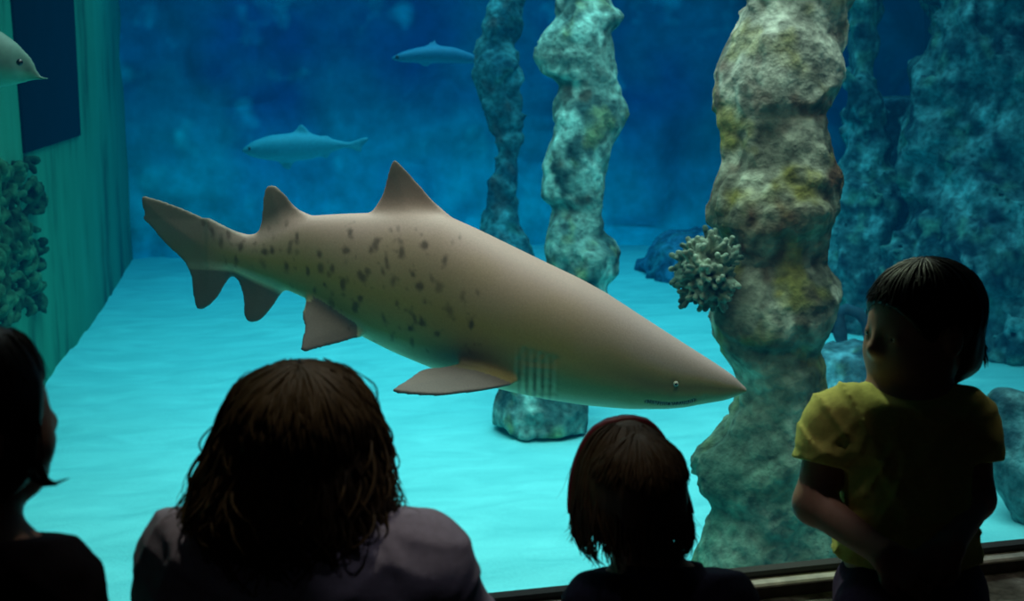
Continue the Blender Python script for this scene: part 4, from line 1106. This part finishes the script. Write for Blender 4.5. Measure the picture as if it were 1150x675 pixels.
# t-shirt
g2 = Grid(lo, hi, .0045); torsoT(g2, .014)
g2.ell(P(1021, 640, DT+.005), (.122, .098, .055), bx, .04)
g2.cap(SL, SL+(EL-SL)*.52, .047, .048, .02); g2.cap(SR, SR+(ER-SR)*.50, .047, .048, .02)
g2.cap(neckb-U*.03, neckb+U*.012, .075, .052, .03)
def folds(x, y, z):
    a_ = (x-baseT[0])*right[0]+(y-baseT[1])*right[1]
    return fold_(a_*1.15, y, z*1.1, 77)
g2.warp(folds)
for S, E in ((SL, EL), (SR, ER)):
    e2 = S+(E-S)*.50; dn = (E-S)/np.linalg.norm(E-S); sl, X, Y, Z = g2.sub(e2-.09, e2+.09)
    pl = (X-e2[0])*dn[0]+(Y-e2[1])*dn[1]+(Z-e2[2])*dn[2]
    a_ = np.abs((X-P(1012, 500, DT)[0])*right[0]+(Y-P(1012, 500, DT)[1])*right[1])
    g2.F[sl] = np.where(a_ > .098, np.maximum(g2.F[sl], pl), g2.F[sl])
g2.cut(P(1020, 646, DT-.09), (0, 0, -1)); g2.cut(neckb-hfwd*.06+U*.036, U-hfwd*.40)
# neck opening
g2.cap(neckb-hfwd*.012+U*.006, neckb+U*.10, .043, .047, .006, 's')
V, Fc = g2.mesh(1)
tee = mesh_obj('t_shirt', V, Fc, M_yellow, rootT)
# shorts
g3 = Grid(lo, hi, .0055)
g3.ell(P(1020, 660, DT+.01), (.110, .088, .072), bx, .04)
for a_, b_ in ((hipL, knL), (hipR, knR)): g3.cap(a_, a_+(b_-a_)*.92, .066, .056, .03)
g3.warp(lambda x, y, z: .004*noise(x*20, y*20, z*20, 5))
g3.cut((0, 0, ZL+.004), (0, 0, -1)); g3.cut(P(1020, 641, DT-.07), (0, 0, 1))
V, Fc = g3.mesh(1); mesh_obj('shorts', V, Fc, M_purple, rootT)
Ms = np.stack([-right, -hfwd, U], 1)
for a_ in (anL, anR):
    V, Fc = shoe(a_-U*.045-hfwd*.02, Ms, .135); mesh_obj('shoe', V, Fc, M_shoe, rootT)
# short hair
g4 = Grid(hcT-.16, hcT+.16, .004)
def LL(x, y, z): return hcT+MT@(np.array([x, y, z])*HHT)
g4.ell(LL(0, -.07, .13), np.array([.415, .50, .425])*HHT, MT, .0)
g4.ell(LL(0, -.24, -.20), np.array([.33, .27, .32])*HHT, MT, .03)
g4.warp(lambda x, y, z: .0022*noise(x*60, y*60, z*25, 4)+.003*noise(x*25, y*25, z*14, 6))
g4.ell(LL(0, .42, -.22), np.array([.40, .36, .48])*HHT, MT, .012, 's')
for s_ in (1, -1): g4.ell(LL(.42*s_, .03, -.12), np.array([.14, .12, .22])*HHT, MT, .01, 's')
mass = g4.mesh(1)
rs = np.random.default_rng(3); parts = [mass]
for i in range(520):
    ph = rs.uniform(0, 2*math.pi); th0 = rs.uniform(.05, 1.0)
    fr_ = math.sin(ph)          # +1 = front
    thE = 1.25 if fr_ > .55 else (1.75 if fr_ > -.2 else 2.25)
    thE *= rs.uniform(.9, 1.05)
    th = np.linspace(th0, thE, 14); da = rs.normal()*.15
    rr_ = 1.0+rs.uniform(-.02, .03)+.05*np.clip((np.linspace(0, 1, 14)-.8)/.2, 0, 1)*rs.uniform(0, 1)
    aa = ph+da*np.linspace(0, 1, 14)
    p = np.stack([np.sin(th)*np.cos(aa)*.415*rr_, np.sin(th)*np.sin(aa)*.50*rr_-.07, np.cos(th)*.425*rr_+.13], 1)
    w3 = hcT+(p*HHT)@MT.T
    parts.append(tube(w3, .0019*rs.uniform(.6, 1.2)*(1-np.linspace(0, 1, 14)**3*.85), 5))
for i in range(40):              # tuft at the nape
    a0 = P(rs.uniform(1092, 1106), rs.uniform(380, 396), DT+rs.uniform(-.01, .03)); d_ = right*rs.uniform(-.012, .008)+U*-rs.uniform(.014, .032)
    parts.append(tube([a0, a0+d_*.6+right*.002, a0+d_], [.0018, .0014, .0003], 5))
mesh_obj('hair', *merge(parts), M_hair_black, rootT)

# ------------------------------------------------------------------ light
def area(name, loc, target, sx, sy, power, color):
    l = bpy.data.lights.new(name, 'AREA'); l.shape = 'RECTANGLE'; l.size = sx; l.size_y = sy; l.energy = power; l.color = color
    o = bpy.data.objects.new(name, l); COL.objects.link(o); o.location = loc
    o.rotation_euler = (Vector(target)-Vector(loc)).to_track_quat('-Z', 'Y').to_euler(); return o
def sp(o, deg): o.data.spread = R(deg)
sp(area('tank_light_near', (1.9, 5.9, 3.5), (1.9, 5.9, -1), 4.8, 4.0, 190, (1.0, .93, .82)), 120)
sp(area('tank_light_far', (2.2, 11.0, 3.5), (2.2, 11.0, -1), 8.0, 6.0, 230, (.6, 1.0, 1.0)), 120)
sp(area('back_wall_blue_fill', (2.5, YB-2.2, 3.3), (2.5, YB, .6), 9.0, .5, 60, (.1, .65, 1.0)), 150)  # added blue fill that brightens the back wall
# unseen spots, aimed at the toddler, the ledge and the girls
tpos = P(930, 470, DT)
def spot(name, loc, target, power, color, deg, r=.04, blend=.6):
    l = bpy.data.lights.new(name, 'SPOT'); l.energy = power; l.color = color; l.spot_size = R(deg); l.spot_blend = blend; l.shadow_soft_size = r
    o = bpy.data.objects.new(name, l); COL.objects.link(o); o.location = loc
    o.rotation_euler = (Vector(target)-Vector(loc)).to_track_quat('-Z', 'Y').to_euler(); return o
sp(area('shark_warm_fill', (1.0, G+.7, 3.4), tuple(P(520, 300, 4.6)), 3.0, .3, 13, (1.0, .72, .45)), 110)  # added warm fill above the glass, brightening the shark's near side
spot('tank_spot', (tpos[0]+.03, G+2.2, 3.3), (tpos[0]+.05, tpos[1]+.03, .97), 270, (1.0, .97, .60), 13, .12)
for px_, py_ in ((855, 665), (1165, 655)):
    pl_ = P(px_, py_, 2.1); spot('aimed_spot', (pl_[0], G-.16, 2.9), (pl_[0], G-.14, .6), 16, (1.0, .90, .84), 8)  # added spots that brighten the stone ledge either side of the toddler
p2 = P(450, 430, D2)
spot('aimed_spot', (p2[0]+.1, p2[1]+.30, 2.9), tuple(p2), 17, (1.0, .90, .70), 30)
p3 = P(475, 620, D2)
spot('aimed_spot', (p3[0]+.3, p3[1]-.45, 2.9), tuple(p3), 5, (.9, .85, 1.0), 9)
area('gallery_fill', (.2, -1.0, 3.0), (.3, 1.5, .8), .6, .6, .15, (.95, .85, 1.0))
wd = bpy.data.worlds.new('world'); bpy.context.scene.world = wd; wd.use_nodes = True
wd.node_tree.nodes['Background'].inputs[0].default_value = (0, 0, 0, 1); wd.node_tree.nodes['Background'].inputs[1].default_value = 0
sc_ = bpy.context.scene
sc_.view_settings.view_transform = 'Standard'; sc_.view_settings.look = 'None'; sc_.view_settings.exposure = 0; sc_.view_settings.gamma = 1
sc_.cycles.transparent_max_bounces = 16; sc_.cycles.volume_bounces = 1
